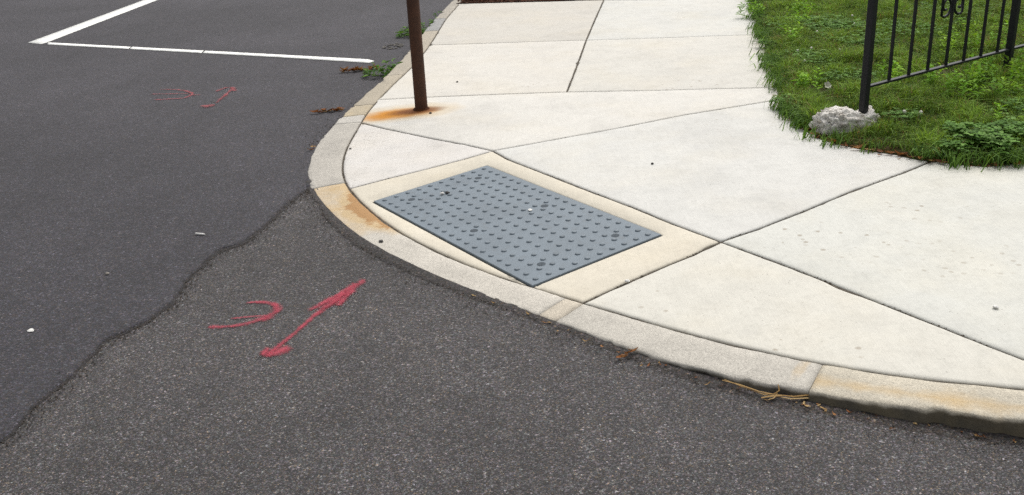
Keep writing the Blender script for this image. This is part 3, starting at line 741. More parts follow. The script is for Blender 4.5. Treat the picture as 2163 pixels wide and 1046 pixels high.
bm = bmesh.new()
X = RNG.uniform(-.6, 1.4, 9000); Y = RNG.uniform(8.6, 10.9, 9000)
ok = inside_np(mbR, X, Y)
for x, y in list(zip(X[ok], Y[ok]))[:2600]:
    ngon_chip(bm, (x, y, zs(x, y) + .026 + random.uniform(-.004, .01)), random.uniform(.015, .05), random.uniform(.006, .016), .005, random.uniform(0, 6.3), random.uniform(-.5, .5), random.uniform(-.5, .5))
tag(bm_obj('bark_chips', bm, MAT['mulch']), 'loose reddish brown bark chips on the bed', 'mulch', kind='stuff')

# ================================================================ lawn
lawn_poly = [LE[0] + Vector((.55, 2.9))] + LE + [LE[-1] + PDIR * 3.4, Vector((9.5, LE[-1].y - 1.3)), Vector((9.5, 14)), Vector((3.0, 14))]
if area2(lawn_poly) < 0: lawn_poly = lawn_poly[::-1]
lawnR_ = resample(lawn_poly, .05)
lawnR_ = [p + Vector((.03 * noise.noise((p.x * 9, p.y * 9, 0)) + .012, .03 * noise.noise((p.x * 9, p.y * 9, 5)) + .01)) for p in lawnR_]
def z_lawn(x, y):
    return zs(x, y) + .012 + .010 * noise.noise((x * 2.2, y * 2.2, 1)) + .006 * noise.noise((x * 9, y * 9, 1))
tag(sheet('lawn_soil', [lawnR_], lambda x, y, r: zs(x, y) + .003 if r == 0 else z_lawn(x, y), MAT['soil'], grid=.12, skirt=.02), 'soil and thatch under the lawn', kind='structure')

def leafmat(name, trans=.3, rough=.5):
    mm = M(name, rough, .12)
    c = mm.attr('tint', 'GEOMETRY', 'Color')
    mm.color(c)
    tr = mm.n('ShaderNodeBsdfTranslucent'); mm.l(mm.mix(1, c, (1.2, 1.15, .6), 'MULTIPLY'), tr.inputs['Color'])
    mx = mm.n('ShaderNodeMixShader'); mx.inputs[0].default_value = trans
    mm.l(mm.b.outputs[0], mx.inputs[1]); mm.l(tr.outputs[0], mx.inputs[2]); mm.l(mx.outputs[0], mm.out.inputs['Surface'])
    return mm.m
MAT['leaf'] = leafmat('leaf', .3, .65)

def np_mesh(name, verts, tris, tint, mat, parent=None, smooth=True):
    me = bpy.data.meshes.new(name)
    nv, nt = len(verts), len(tris)
    me.vertices.add(nv); me.vertices.foreach_set('co', np.asarray(verts, np.float32).ravel())
    me.loops.add(nt * 3); me.loops.foreach_set('vertex_index', np.asarray(tris, np.int32).ravel())
    me.polygons.add(nt); me.polygons.foreach_set('loop_start', np.arange(0, nt * 3, 3, dtype=np.int32))
    me.polygons.foreach_set('use_smooth', np.ones(nt, bool))
    me.update(calc_edges=True)
    at = me.attributes.new('tint', 'FLOAT_COLOR', 'POINT')
    c4 = np.ones((nv, 4), np.float32); c4[:, :3] = tint
    at.data.foreach_set('color', c4.ravel())
    me.validate()
    return link(name, me, mat, parent)

def fbm(X, Y, sc, seed=0.0):
    return np.array([noise.noise((x * sc, y * sc, seed)) for x, y in zip(X, Y)])

def scatter(n, x0, x1, y0, y1, extra=0.0):
    X = RNG.uniform(x0, x1, n); Y = RNG.uniform(y0, y1, n)
    ok = inside_np(lawn_poly, X, Y)
    X, Y = X[ok], Y[ok]
    return X, Y

ROCK_C = Vector((1.672, 4.705)); ROCK_A = .50
def rock_clear(X, Y, pad=1.0):
    u = (X - ROCK_C.x) * math.cos(ROCK_A) + (Y - ROCK_C.y) * math.sin(ROCK_A)
    v = -(X - ROCK_C.x) * math.sin(ROCK_A) + (Y - ROCK_C.y) * math.cos(ROCK_A)
    return (u / (.20 * pad)) ** 2 + ((v + .03) / (.135 * pad)) ** 2 > 1

def blades(X, Y, hlo, hhi, width, tint, lean=.6, base_drop=.004, ang=None):
    """numpy grass blades: five verts, three triangles each"""
    n = len(X)
    Z = zs_np(X, Y) + .006
    H = RNG.uniform(hlo, hhi, n) if np.isscalar(hlo) else hlo + (hhi - hlo) * RNG.random(n)
    if ang is None: ang = RNG.uniform(0, 2 * np.pi, n)
    ln = lean * (.35 + .95 * RNG.random(n))
    dx, dy = np.cos(ang) * ln, np.sin(ang) * ln
    wa = RNG.uniform(0, 2 * np.pi, n)
    wx, wy = np.cos(wa), np.sin(wa)
    w = width * RNG.uniform(.6, 1.25, n)
    P = np.zeros((n, 5, 3))
    P[:, 0] = np.stack([X - wx * w, Y - wy * w, Z - base_drop], 1)
    P[:, 1] = np.stack([X + wx * w, Y + wy * w, Z - base_drop], 1)
    mx, my, mz = X + dx * H * .38, Y + dy * H * .38, Z + H * .62
    P[:, 2] = np.stack([mx - wx * w * .8, my - wy * w * .8, mz], 1)
    P[:, 3] = np.stack([mx + wx * w * .8, my + wy * w * .8, mz], 1)
    curl = RNG.uniform(.75, 1.35, n)
    P[:, 4] = np.stack([X + dx * H * 1.15 * curl, Y + dy * H * 1.15 * curl, Z + H * (1.05 - .35 * ln * curl)], 1)
    idx = np.arange(n)[:, None] * 5
    T = np.concatenate([idx + np.array([0, 1, 3]), idx + np.array([0, 3, 2]), idx + np.array([2, 3, 4])], 0)
    C = np.repeat(tint[:, None, :], 5, 1)
    C[:, 4] *= 1.15
    return P.reshape(-1, 3), T, C.reshape(-1, 3)

# --- grass
X1, Y1 = scatter(330000, 1.3, 4.7, 3.5, 9.6)
X2, Y2 = scatter(40000, 1.3, 9.5, 1.5, 14)
far = (X2 > 4.7) | (Y2 > 9.6) | (Y2 < 3.5)
X = np.concatenate([X1, X2[far]]); Y = np.concatenate([Y1, Y2[far]])
dE = dist_poly_np(LE, X, Y)
f1 = fbm(X, Y, 1.7, 2.0); f2 = fbm(X, Y, 6.0, 7.0)
dens = np.clip(.72 + .55 * f1 + .55 * f2, .16, 1)
dens *= np.where(dE < .05, .75, 1)
marg = np.where((Y < 4.62) & (X < 1.95), .045, .030) + .055 * fbm(X, Y, 7.0, 11.0)
ok = (RNG.random(len(X)) < dens) & rock_clear(X, Y, .92) & (dE > marg)
X, Y, dE, f1, f2 = X[ok], Y[ok], dE[ok], f1[ok], f2[ok]
n = len(X)
t = np.clip(.5 + 1.1 * f2 + .34 * RNG.standard_normal(n), 0, 1)[:, None]
tint = (1 - t) * np.array([.042, .090, .014]) + t * np.array([.205, .335, .050])
q = np.clip(.5 + 1.2 * f1, 0, 1)[:, None]
tint = tint * (1 - .16 * q) + .16 * q * np.array([.21, .27, .055])
tint *= RNG.uniform(.7, 1.3, n)[:, None]
dead = RNG.random(n) < np.where(dE < .12, .13, .065) + .30 * np.clip(f1 - .22, 0, 1)
tint[dead] = np.array([.27, .20, .09]) * RNG.uniform(.5, 1.2, dead.sum())[:, None]
hh = np.clip(.058 + .052 * f2 + .022 * f1, .026, .12) * np.where((Y < 4.75) & (X < 1.95) & (dE < .16), .75, 1) * np.where(dE < .06, .85, 1)
P, T, C = blades(X, Y, hh * .7, hh * 1.5, .0023, tint, .95)
# tufts that lean out over the concrete
Lp_ = resample(LE, .01, False)
pick_ = RNG.integers(0, len(Lp_), 5200)
ox = np.array([Lp_[i].x for i in pick_]); oy = np.array([Lp_[i].y for i in pick_])
fe_ = np.array([noise.noise((a_ * 4.5, b_ * 4.5, 3)) for a_, b_ in zip(ox, oy)])
kp = RNG.random(len(ox)) < np.clip(.30 + 2.0 * fe_, .03, 1)
ox, oy = ox[kp] + RNG.normal(.030, .016, kp.sum()), oy[kp] + RNG.normal(.026, .016, kp.sum())
tt_ = RNG.random(len(ox))[:, None]
te = ((1 - tt_) * np.array([.045, .10, .018]) + tt_ * np.array([.12, .22, .04])) * RNG.uniform(.7, 1.25, len(ox))[:, None]
# thick clumps that spill further
cl_x, cl_y, cl_a = [], [], []
for _ in range(60):
    i_ = random.randrange(2, len(Lp_) - 2); p_ = Lp_[i_]
    if p_.y < 4.75 and p_.x < 1.93 and random.random() < .5: continue
    if random.random() < .25: continue
    t_ = (Lp_[i_ + 2] - Lp_[i_ - 2]).normalized()
    ao = math.atan2(-t_.x, t_.y) + math.pi; k_ = random.randrange(8, 42); r_ = random.uniform(.012, .04)
    back = random.uniform(.0, .035)
    for _k in range(k_):
        cl_x.append(p_.x - math.cos(ao) * back + random.gauss(0, r_)); cl_y.append(p_.y - math.sin(ao) * back + random.gauss(0, r_)); cl_a.append(ao + random.gauss(0, .75))
cl_x, cl_y, cl_a = np.array(cl_x), np.array(cl_y), np.array(cl_a)
tt_ = RNG.random(len(cl_x))[:, None]
tc_ = ((1 - tt_) * np.array([.040, .09, .015]) + tt_ * np.array([.16, .29, .045])) * RNG.uniform(.7, 1.25, len(cl_x))[:, None]
okc = rock_clear(cl_x, cl_y, 1.25)
cl_x, cl_y, cl_a, tc_ = cl_x[okc], cl_y[okc], cl_a[okc], tc_[okc]
P3, T3, C3 = blades(cl_x, cl_y, .035, .085, .0027, tc_, 1.1, ang=cl_a)
T3 = T3 + len(P); P = np.concatenate([P, P3]); T = np.concatenate([T, T3]); C = np.concatenate([C, C3])
okc = rock_clear(ox, oy, 1.15) & ~((oy < 4.75) & (ox < 1.95) & (RNG.random(len(ox)) < .3))
ox, oy, te = ox[okc], oy[okc], te[okc]
P2, T2, C2 = blades(ox, oy, .04, .10, .0026, te, 1.25)
T2 = T2 + len(P); P = np.concatenate([P, P2]); T = np.concatenate([T, T2]); C = np.concatenate([C, C2])
tag(np_mesh('grass', P, T, C, MAT['leaf']), 'rough green grass of the lawn behind the pavement', 'grass', kind='stuff')

# --- leafy ground cover: clover and other broad leaves
def leafset(pts, kind):
    """pts rows x, y, z, size, tilt, azimuth; trefoils or lance leaves"""
    Vv, Tt, Cc = [], [], []
    o = 0
    for (x, y, z, sz, tl, az, col) in pts:
        nlf = 3 if kind == 'clover' else 1
        for k in range(nlf):
            a = az + k * 2 * math.pi / 3
            if kind == 'clover':
                out = [(0, 0), (.45, .42), (.9, .46), (1.12, .12), (1.12, -.12), (.9, -.46), (.45, -.42)]
            else:
                out = [(0, 0), (.35, .22), (.7, .24), (1.05, .13), (1.35, 0), (1.05, -.13), (.7, -.24), (.35, -.22)]
            c, s_ = math.cos(a), math.sin(a)
            base = o
            for u, w in out:
                lx, ly = u * sz, w * sz
                lz = math.sin(tl) * lx - abs(w) * sz * -.25 - (u * u * sz * .22 if kind != 'clover' else 0)
                lx *= math.cos(tl)
                Vv.append((x + c * lx - s_ * ly, y + s_ * lx + c * ly, z + lz)); o += 1
                Cc.append(col)
            for i in range(1, len(out) - 1): Tt.append((base, base + i, base + i + 1))
    return np.array(Vv), np.array(Tt), np.array(Cc)

def patch(cx, cy, rx, ry, n, size, hgt, cols, kind, rot=0):
    out = []
    for _ in range(n):
        r = math.sqrt(random.random()) * random.uniform(.6, 1.15); a = random.uniform(0, 6.283)
        u, v = r * math.cos(a) * rx, r * math.sin(a) * ry
        x = cx + u * math.cos(rot) - v * math.sin(rot); y = cy + u * math.sin(rot) + v * math.cos(rot)
        c = random.choice(cols); k = random.uniform(.7, 1.25)
        out.append((x, y, zs(x, y) + .024 + random.uniform(.35, 1.0) * hgt, 1.15 * size * random.uniform(.6, 1.2), random.uniform(-.25, .35) if kind == 'clover' else random.uniform(.2, 1.1), random.uniform(0, 6.283), (c[0] * k, c[1] * k, c[2] * k)))
    return out
CLC = [(.095, .205, .030), (.125, .255, .042), (.075, .165, .026), (.165, .295, .065)]
BRC = [(.20, .38, .035), (.155, .32, .03), (.25, .42, .05)]
clov = []
for a in [(2.10, 4.23, .20, .10, 330, .017, .075), (2.28, 4.30, .16, .10, 200, .017, .07), (1.96, 4.17, .10, .06, 90, .015, .05), (2.45, 4.15, .20, .12, 220, .016, .06),
          (2.27, 7.2, .38, .30, 520, .014, .06), (2.35, 6.6, .28, .22, 260, .014, .05), (1.95, 6.15, .16, .25, 200, .013, .045), (1.50, 5.17, .07, .05, 90, .013, .035),
          (1.58, 5.10, .07, .04, 60, .013, .04), (2.75, 6.9, .4, .3, 300, .013, .05), (1.96, 4.72, .10, .07, 60, .013, .04), (2.65, 4.75, .3, .2, 220, .014, .05), (3.2, 5.2, .4, .3, 250, .014, .05), (2.0, 5.6, .2, .15, 110, .012, .045), (1.80, 6.72, .05, .10, 50, .012, .03), (3.4, 7.4, .6, .4, 300, .014, .05)]:
    clov += patch(*a[:4], a[4], a[5], a[6], CLC, 'clover', random.uniform(0, 3))
P, T, C = leafset(clov, 'clover')
tag(np_mesh('clover', P, T, C, MAT['leaf']), 'dark green clover growing in patches through the grass', 'clover', kind='stuff')
br = []
for cx, cy, rx, ry, n in [(2.60, 5.30, .30, .16, 420), (2.85, 5.42, .22, .15, 300), (2.48, 5.0, .25, .12, 240), (3.05, 5.05, .3, .2, 280), (2.33, 7.75, .14, .14, 150), (2.18, 7.35, .10, .12, 110), (1.66, 5.42, .10, .05, 110), (2.0, 7.9, .10, .14, 120), (2.9, 6.1, .2, .2, 160), (2.15, 5.5, .12, .10, 90), (1.98, 6.75, .08, .12, 80), (3.3, 6.4, .5, .4, 260), (2.5, 4.55, .25, .15, 150)]:
    m_ = max(1, n // 13)
    for _ in range(m_):      # little upright plants of a dozen leaves
        r = math.sqrt(random.random()); a = random.uniform(0, 6.283)
        x, y = cx + r * rx * math.cos(a), cy + r * ry * math.sin(a)
        c = random.choice(BRC); k = random.uniform(.7, 1.2); hmax = random.uniform(.075, .135)
        for q in range(13):
            z = zs(x, y) + .015 + hmax * (q + 1) / 13
            br.append((x + random.uniform(-.006, .006), y + random.uniform(-.006, .006), z, random.uniform(.02, .038), random.uniform(.1, 1.0), q * 2.4 + random.uniform(-.3, .3), (c[0] * k, c[1] * k, c[2] * k)))
P, T, C = leafset(br, 'lance')
tag(np_mesh('broadleaf_weeds', P, T, C, MAT['leaf']), 'bright green upright leafy weeds among the grass', 'weeds', kind='stuff')

# --- white clover heads
MAT['petal'] = simple('petal', (.62, .60, .52), .7, .2, .15, 300, .2)
def flower_mesh(kind):
    bm = bmesh.new()
    if kind == 0:
        bmesh.ops.create_icosphere(bm, subdivisions=2, radius=.009)
        for v in bm.verts: v.co *= 1 + .22 * noise.noise(v.co * 600); v.co.z = v.co.z * .85 + .05
        tube(bm, [(0, 0, -.005), (.002, .001, .025), (0, 0, .046)], .0011, 5)
    else:
        c = bm.verts.new((0, 0, .034)); ring = []
        for k in range(10):
            a = k * 2 * math.pi / 10; r = .024 * (1 if k % 2 == 0 else .8)
            ring.append(bm.verts.new((r * math.cos(a), r * math.sin(a), .05 + .003 * (k % 2))))
        for k in range(10): bm.faces.new((c, ring[k], ring[(k + 1) % 10]))
        tube(bm, [(0, 0, -.005), (0, 0, .036)], .0012, 5)
    me = bpy.data.meshes.new('clover_flower'); bm.to_mesh(me); bm.free(); me.materials.append(MAT['petal']); return me
fm = flower_mesh(0)
for (x, y) in [(2.02, 6.95), (2.10, 7.05), (1.93, 6.72), (2.2, 6.9), (1.9, 6.3), (1.99, 6.35), (2.02, 6.1), (1.86, 6.02), (2.14, 6.25), (2.4, 7.3), (2.52, 7.1), (2.62, 7.4)]:
    o = link('clover_flower', fm)
    o.location = (x, y, z_lawn(x, y)); o.rotation_euler = (random.uniform(-.25, .25), random.uniform(-.25, .25), random.uniform(0, 6))
    tag(o, 'small white clover flower head in the far lawn by the pavement', 'flower', 'clover flowers in the far lawn')
for (x, y) in [(1.97, 4.75), (2.04, 4.72), (2.2, 4.27), (1.99, 4.24), (2.05, 4.26), (2.28, 4.36)]:
    o = link('clover_flower', fm)
    o.location = (x, y, z_lawn(x, y)); o.rotation_euler = (random.uniform(-.25, .25), random.uniform(-.25, .25), random.uniform(0, 6))
    tag(o, 'small white clover flower head in the near lawn right of the rock', 'flower', 'clover flowers in the near lawn')
o = link('white_flower', flower_mesh(1))
o.location = (1.80, 5.47, z_lawn(1.80, 5.47)); o.rotation_euler = (.9, .1, .2)
tag(o, 'single large open white flower in the grass left of the fence', 'flower')

# ================================================================ tactile plate
m = M('plate_paint', .62, .4)
col = m.mix(1, (.138, .170, .198), m.ramp(m.noise(5, 6, .65), [(.25, .86), (.75, 1.12)]), 'MULTIPLY')
col = m.mix(1, col, m.ramp(m.noise(330, 2, .6), [(.3, .86), (.7, 1.12)]), 'MULTIPLY')
scr = m.ramp(m.noise(1.0, 3, .6, m.mapping((90, 7, 1), (0, 0, .9))), [(.70, 0.0), (.78, 1.0)])
col = m.mix(m.math('MULTIPLY', scr, .25), col, (.27, .30, .32))
dirt = m.ramp(m.noise(24, 5, .7), [(.55, 0.0), (.75, 1.0)])
col = m.mix(m.math('MULTIPLY', dirt, .5), col, (.10, .105, .105))
m.color(col); m.bump(m.noise(420, 3, .7), .5, .0012); MAT['plate'] = m.m
m = M('dome_paint', .55, .4)
col = m.mix(m.objrnd(), (.108, .134, .155), (.138, .169, .195))
col = m.mix(1, col, m.ramp(m.noise(180, 3, .6), [(.3, .8), (.7, 1.15)]), 'MULTIPLY')
m.color(col); m.bump(m.noise(420, 3, .7), .4, .001); MAT['dome'] = m.m
MAT['bolt'] = simple('bolt_steel', (.060, .073, .085), .8, .2, .3, 150, .3)

tp = empty('tactile_paving', (0, 0, 0))
slope = .064
ex = Vector((E1[0], E1[1], 0)); ey = Vector((E2[0], E2[1], slope)).normalized(); ez = ex.cross(ey)
tp.matrix_world = Matrix(((ex.x, ey.x, ez.x, PAX), (ex.y, ey.y, ez.y, PAY), (ex.z, ey.z, ez.z, 0), (0, 0, 0, 1)))
tag(tp, 'blue grey tactile warning plate with raised domes set in the ramp', 'tactile paving')
bm = bmesh.new()
PL, PW = 1.22, .611
T0 = .0025
def pl_ring(ins, z): return [bm.verts.new((x, y, z)) for x, y in ((ins, ins), (PL - ins, ins), (PL - ins, PW - ins), (ins, PW - ins))]
r0, r1, r2 = pl_ring(0, -.02), pl_ring(0, T0 - .0015), pl_ring(.0018, T0)
for a, b in ((r0, r1), (r1, r2)):
    for k in range(4): bm.faces.new((a[k], a[(k + 1) % 4], b[(k + 1) % 4], b[k]))
bm.faces.new(r2)
bm_obj('plate', bm, MAT['plate'], tp)
bm = bmesh.new()
rr = [(.0116, -.0005), (.0112, .0012), (.0094, .0040), (.0062, .0052)]
rg = [[bm.verts.new((r * math.cos(k * math.pi / 6), r * math.sin(k * math.pi / 6), z)) for k in range(12)] for r, z in rr]
for a, b in zip(rg, rg[1:]):
    for k in range(12): bm.faces.new((a[k], a[(k + 1) % 12], b[(k + 1) % 12], b[k]))
bm.faces.new(rg[-1])
dm_ = bpy.data.meshes.new('dome'); bm.to_mesh(dm_); bm.free(); dm_.materials.append(MAT['dome'])
dm_.polygons.foreach_set('use_smooth', [len(p.vertices) == 4 for p in dm_.polygons])
for i in range(21):
    for j in range(10):
        o = link('dome', dm_, None, tp)
        o.location = (.034 + i * (PL - .068) / 20, .0385 + j * (PW - .077) / 9, T0)
bm = bmesh.new()
rg = [[bm.verts.new((r * math.cos(k * math.pi / 8), r * math.sin(k * math.pi / 8), z)) for k in range(16)] for r, z in ((.0168, -.0004), (.0165, .0006), (.0155, .0009))]
for a, b in zip(rg, rg[1:]):
    for k in range(16): bm.faces.new((a[k], a[(k + 1) % 16], b[(k + 1) % 16], b[k]))
bm.faces.new(rg[-1])
bo = bpy.data.meshes.new('bolt'); bm.to_mesh(bo); bm.free(); bo.materials.append(MAT['bolt'])
for a in (.13, .62, 1.114):
    for b in (.11, .477):
        i = round((a - .034) / ((PL - .068) / 20) - .5) + .5; j = round((b - .0385) / ((PW - .077) / 9) - .5) + .5
        o = link('bolt', bo, None, tp)
        o.location = (.034 + i * (PL - .068) / 20, .0385 + j * (PW - .077) / 9, T0)

# ================================================================ rusty pole
m = M('rusty_steel', .75, .35)
col = m.mix(m.ramp(m.noise(14, 6, .7), [(.35, 0.0), (.7, 1.0)]), (.040, .0175, .010), (.075, .030, .014))
col = m.mix(m.math('MULTIPLY', m.ramp(m.noise(90, 4, .7), [(.55, 0.0), (.75, 1.0)]), .6), col, (.13, .050, .018))
m.color(col); m.bump(m.noise(160, 4, .7), .5, .001); MAT['rust'] = m.m
px, py = POLE
pz = zs(px, py)
pole = empty('steel_pole', (px, py + .03, pz))
tag(pole, 'dark brown rusty round steel pole standing in the pavement', 'pole')
bm = bmesh.new()
tube(bm, [(0, 0, -.05), (0, 0, .004), (0, 0, .3), (0, 0, 1.2), (0, 0, 2.35)], [.0375, .0375, .0365, .0365, .0365], 28)
bm_obj('shaft', bm, MAT['rust'], pole, True)
bm = bmesh.new()
tube(bm, [(0, 0, 2.345), (0, 0, 2.365), (0, 0, 2.38)], [.040, .040, .028], 24)
bm_obj('cap', bm, MAT['rust'], pole, True)
bm = bmesh.new()
rngs = []
for r, z in ((.0385, .010), (.044, .006), (.052, .0005)):
    rngs.append([bm.verts.new(((r + .004 * noise.noise((k * .9, r * 90, 0))) * math.cos(k * math.pi / 12), (r + .004 * noise.noise((k * .9, r * 90, 0))) * math.sin(k * math.pi / 12), z)) for k in range(24)])
for a, b in zip(rngs, rngs[1:]):
    for k in range(24): bm.faces.new((a[k], b[k], b[(k + 1) % 24], a[(k + 1) % 24]))
bm_obj('rust_scale', bm, simple('rust_scale', (.060, .022, .009), .95, .1, .5, 90, .8, .003), pole, True)

# ================================================================ white parking lines
m = M('line_paint', .75, .3)
col = m.mix(1, (.80, .80, .76), m.ramp(m.noise(8, 6, .65), [(.25, .88), (.75, 1.03)]), 'MULTIPLY')
col = m.mix(m.math('MULTIPLY', m.ramp(m.noise(60, 5, .75), [(.55, 0.0), (.70, 1.0)]), .5), col, (.22, .21, .21))
m.color(col); m.bump(m.noise(220, 3, .7), .5, .002); MAT['line'] = m.m
def marking(name, poly, z, mat, label):
    P = V2(poly)
    if area2(P) < 0: P = P[::-1]
    R = resample(P, .02)
    R = [p + Vector((.005 * noise.noise((p.x * 16, p.y * 16, 0)) + .003 * noise.noise((p.x * 50, p.y * 50, 0)), .005 * noise.noise((p.x * 16, p.y * 16, 7)) + .003 * noise.noise((p.x * 50, p.y * 50, 7)))) for p in R]
    return tag(sheet(name, [R], lambda x, y, r: z, mat, grid=.3, skirt=.0025), label, 'road marking')
la = V2(LINE_A)
dirA = (la[2] - la[1]).normalized()
lineA = [la[0], la[1], la[2] + dirA * 4.0, la[3] + dirA * 4.0, la[4], la[5]]
marking('parking_line', lineA, OVERLAY_Z + .0045, MAT['line'], 'wide white painted line running away up the road')
lb = V2(LINE_B)
cutsB = [.0, .27, .5, 1.0]
def lbp(i0, i1, t): return lb[i0].lerp(lb[i1], t)
pieces = [[lb[0], lbp(0, 1, .383), lbp(6, 5, .372), lb[6]], [lbp(0, 1, .388), lbp(0, 1, .69), lbp(6, 5, .68), lbp(6, 5, .378)], [lbp(0, 1, .695), lb[1], lb[2], lb[3], lb[4], lb[5], lbp(6, 5, .686)]]
pl = empty('parking_line', (lb[0].x, lb[0].y, 0))
tag(pl, 'narrow white painted line crossing to the kerb beside the pole', 'road marking')
for k, pc in enumerate(pieces):
    P = pc if area2(pc) > 0 else pc[::-1]
    R = resample(P, .02)
    R = [p - lb[0] + Vector((.003 * noise.noise((p.x * 26, p.y * 26, 0)), .007 * noise.noise((p.x * 22, p.y * 22, 7)))) for p in R]
    sheet('paint_strip', [R], lambda x, y, r: OVERLAY_Z + .0045, MAT['line'], pl, grid=.3, skirt=.0025)

# ================================================================ sprayed red utility marks
def spray(name, z, base, fade):
    m = M(name, .7, .3)
    ed = m.attr('edge')
    col = m.mix(1, base, m.ramp(m.noise(30, 4, .6), [(.25, .75), (.75, 1.2)]), 'MULTIPLY')
    m.color(col)
    n1 = m.noise(260, 3, .7); n2 = m.noise(20, 4, .65)
    a = m.math('SUBTRACT', m.math('ADD', m.math('MULTIPLY', n1, 1.1), m.math('MULTIPLY', n2, .9)), m.math('MULTIPLY', ed, 1.15))
    a = m.ramp(a, [(fade, 0.0), (fade + .62, 1.0)])
    m.l(m.math('MULTIPLY', a, .74), m.b.inputs['Alpha'])
    m.bump(m.noise(200, 3, .7), .6, .002)
    return m.m
MAT['spray'] = spray('red_spray', 0, (.36, .036, .062), .50)
MAT['spray_far'] = spray('red_spray_far', 0, (.30, .050, .058), .60)
def strokes(name, L, widths, z, mat, label):
    vv, ff, E = [], [], []
    for si, st in enumerate(L):
        P = resample(V2(st), .012, False)
        # smooth
        for _ in range(6):
            P = [P[0]] + [(P[i - 1] + P[i] * 2 + P[i + 1]) / 4 for i in range(1, len(P) - 1)] + [P[-1]]
        n = len(P); o_ = len(vv)
        for i, p in enumerate(P):
            t = (P[min(i + 1, n - 1)] - P[max(i - 1, 0)]).normalized(); nr = Vector((-t.y, t.x))
            f = i / (n - 1)
            wv = float(np.interp(f, [a for a, _ in widths[si]], [b for _, b in widths[si]]))
            wv *= 1.4 * (1 + .3 * noise.noise((i * .07, si, 9))) * (1 + .3 * noise.noise((i * .2, si, 3)))
            endf = min(1, min(i, n - 1 - i) / 3)
            for k, u in enumerate((-1, -.5, 0, .5, 1)):
                q = p + nr * u * wv
                vv.append((q.x, q.y, z + .0004 * si)); E.append(max(abs(u), 1 - endf))
        for i in range(n - 1):
            for k in range(4): a = o_ + i * 5 + k; ff.append((a, a + 5, a + 6, a + 1))
    o = mk(name, vv, ff, mat)
    at = o.data.attributes.new('edge', 'FLOAT', 'POINT'); at.data.foreach_set('value', E)
    return tag(o, label, 'spray mark')
c_ = lambda w: [(0, w), (1, w)]
strokes('spray_arrow', NEAR_ARROW, [[(0, .028), (.12, .042), (.3, .040), (.45, .024), (.8, .022), (1, .028)], [(0, .036), (.6, .032), (1, .014)], [(0, .040), (1, .022)], [(0, .030), (.4, .040), (1, .024)], [(0, .028), (1, .016)], [(0, .04), (1, .018)]], ROAD_Z + .003, MAT['spray'], 'red sprayed double headed arrow on the near asphalt by the ramp')
strokes('spray_loop', NEAR_LOOP, [[(0, .030), (.3, .034), (.6, .032), (.85, .026), (1, .016)], [(0, .012), (1, .028)]], ROAD_Z + .003, MAT['spray'], 'red sprayed half loop left of the near arrow')
strokes('spray_arrow', FAR_ARROW, [c_(.030), c_(.050), [(0, .042), (1, .02)], [(0, .04), (.5, .065), (1, .04)]], OVERLAY_Z + .0035, MAT['spray_far'], 'faded red sprayed short arrow on the far dark asphalt')
strokes('spray_loop', FAR_LOOP, [c_(.018), [(0, .018), (.5, .034), (1, .022)], c_(.022)], OVERLAY_Z + .0035, MAT['spray_far'], 'thin faded red sprayed lines left of the far arrow')

# ================================================================ rock at the fence foot
m = M('lichen_rock', .9, .2)
col = m.ramp(m.noise(22, 7, .75), [(.30, (.28, .24, .20)), (.42, (.62, .58, .51)), (.50, (.78, .75, .69)), (.75, (.84, .82, .77))])
v = m.vor(75)
col = m.mix(1, col, m.ramp(v.outputs['Distance'], [(.1, 1.06), (.6, .80)]), 'MULTIPLY')
col = m.mix(m.math('MULTIPLY', m.ramp(m.noise(24, 5, .7), [(.58, 0.0), (.72, 1.0)]), .5), col, (.17, .135, .10))
m.color(col); m.bump(m.math('ADD', m.noise(55, 6, .75), m.math('MULTIPLY', v.outputs['Distance'], .5)), .9, .008); MAT['rock'] = m.m
bm = bmesh.new()
bmesh.ops.create_icosphere(bm, subdivisions=5, radius=1)
for v in bm.verts:
    c = v.co.copy()
    # blocky ellipsoid
    c = Vector((math.copysign(abs(c.x) ** .72, c.x), math.copysign(abs(c.y) ** .72, c.y), math.copysign(abs(c.z) ** .7, c.z)))
    k = 1 + .22 * noise.noise(v.co * 1.7 + Vector((3, 1, 2))) + .20 * noise.noise(v.co * 4.3) + .15 * noise.noise(v.co * 9) + .08 * noise.noise(v.co * 19) + .04 * noise.noise(v.co * 40)
    c *= k
    dip = 1 - .42 * math.exp(-((c.x - .55) / .28) ** 2)
    v.co = Vector((c.x * .168, c.y * .084, c.z * .084 * (dip if c.z > 0 else 1) + .006 - .010 * c.x))
rock = bm_obj('rock', bm, MAT['rock'], None, True)
rock.location = (ROCK_C.x, ROCK_C.y, zs(*ROCK_C) + .018); rock.rotation_euler = (0, 0, ROCK_A)
tag(rock, 'rough whitish lump of rock at the foot of the fence post', 'rock')

# ================================================================ iron fence
m = M('black_iron', .5, .28)
col = m.mix(1, (.007, .0075, .009), m.ramp(m.noise(40, 5, .65), [(.25, .7), (.75, 1.5)]), 'MULTIPLY')
col = m.mix(m.math('MULTIPLY', m.ramp(m.noise(110, 4, .7), [(.66, 0.0), (.76, 1.0)]), .5), col, (.055, .028, .016))
m.color(col); m.bump(m.noise(120, 4, .7), .35, .0008); MAT['iron'] = m.m
fb = Vector(FENCE); fe = Vector(FENCE_END)
fd = (fe - fb); FL = fd.length; fd.normalize()
fz0 = zs(*fb)
fence = empty('iron_fence', (fb.x, fb.y, fz0), math.atan2(fd.y, fd.x))
tag(fence, 'black wrought iron fence with thin pickets on the lawn', 'fence')
zr = RAIL_Z - fz0
TOP = zr + .74
def fpart(name, build, smooth=False):
    bm = bmesh.new(); build(bm); return bm_obj(name, bm, MAT['iron'], fence, smooth)
rise = 0.0
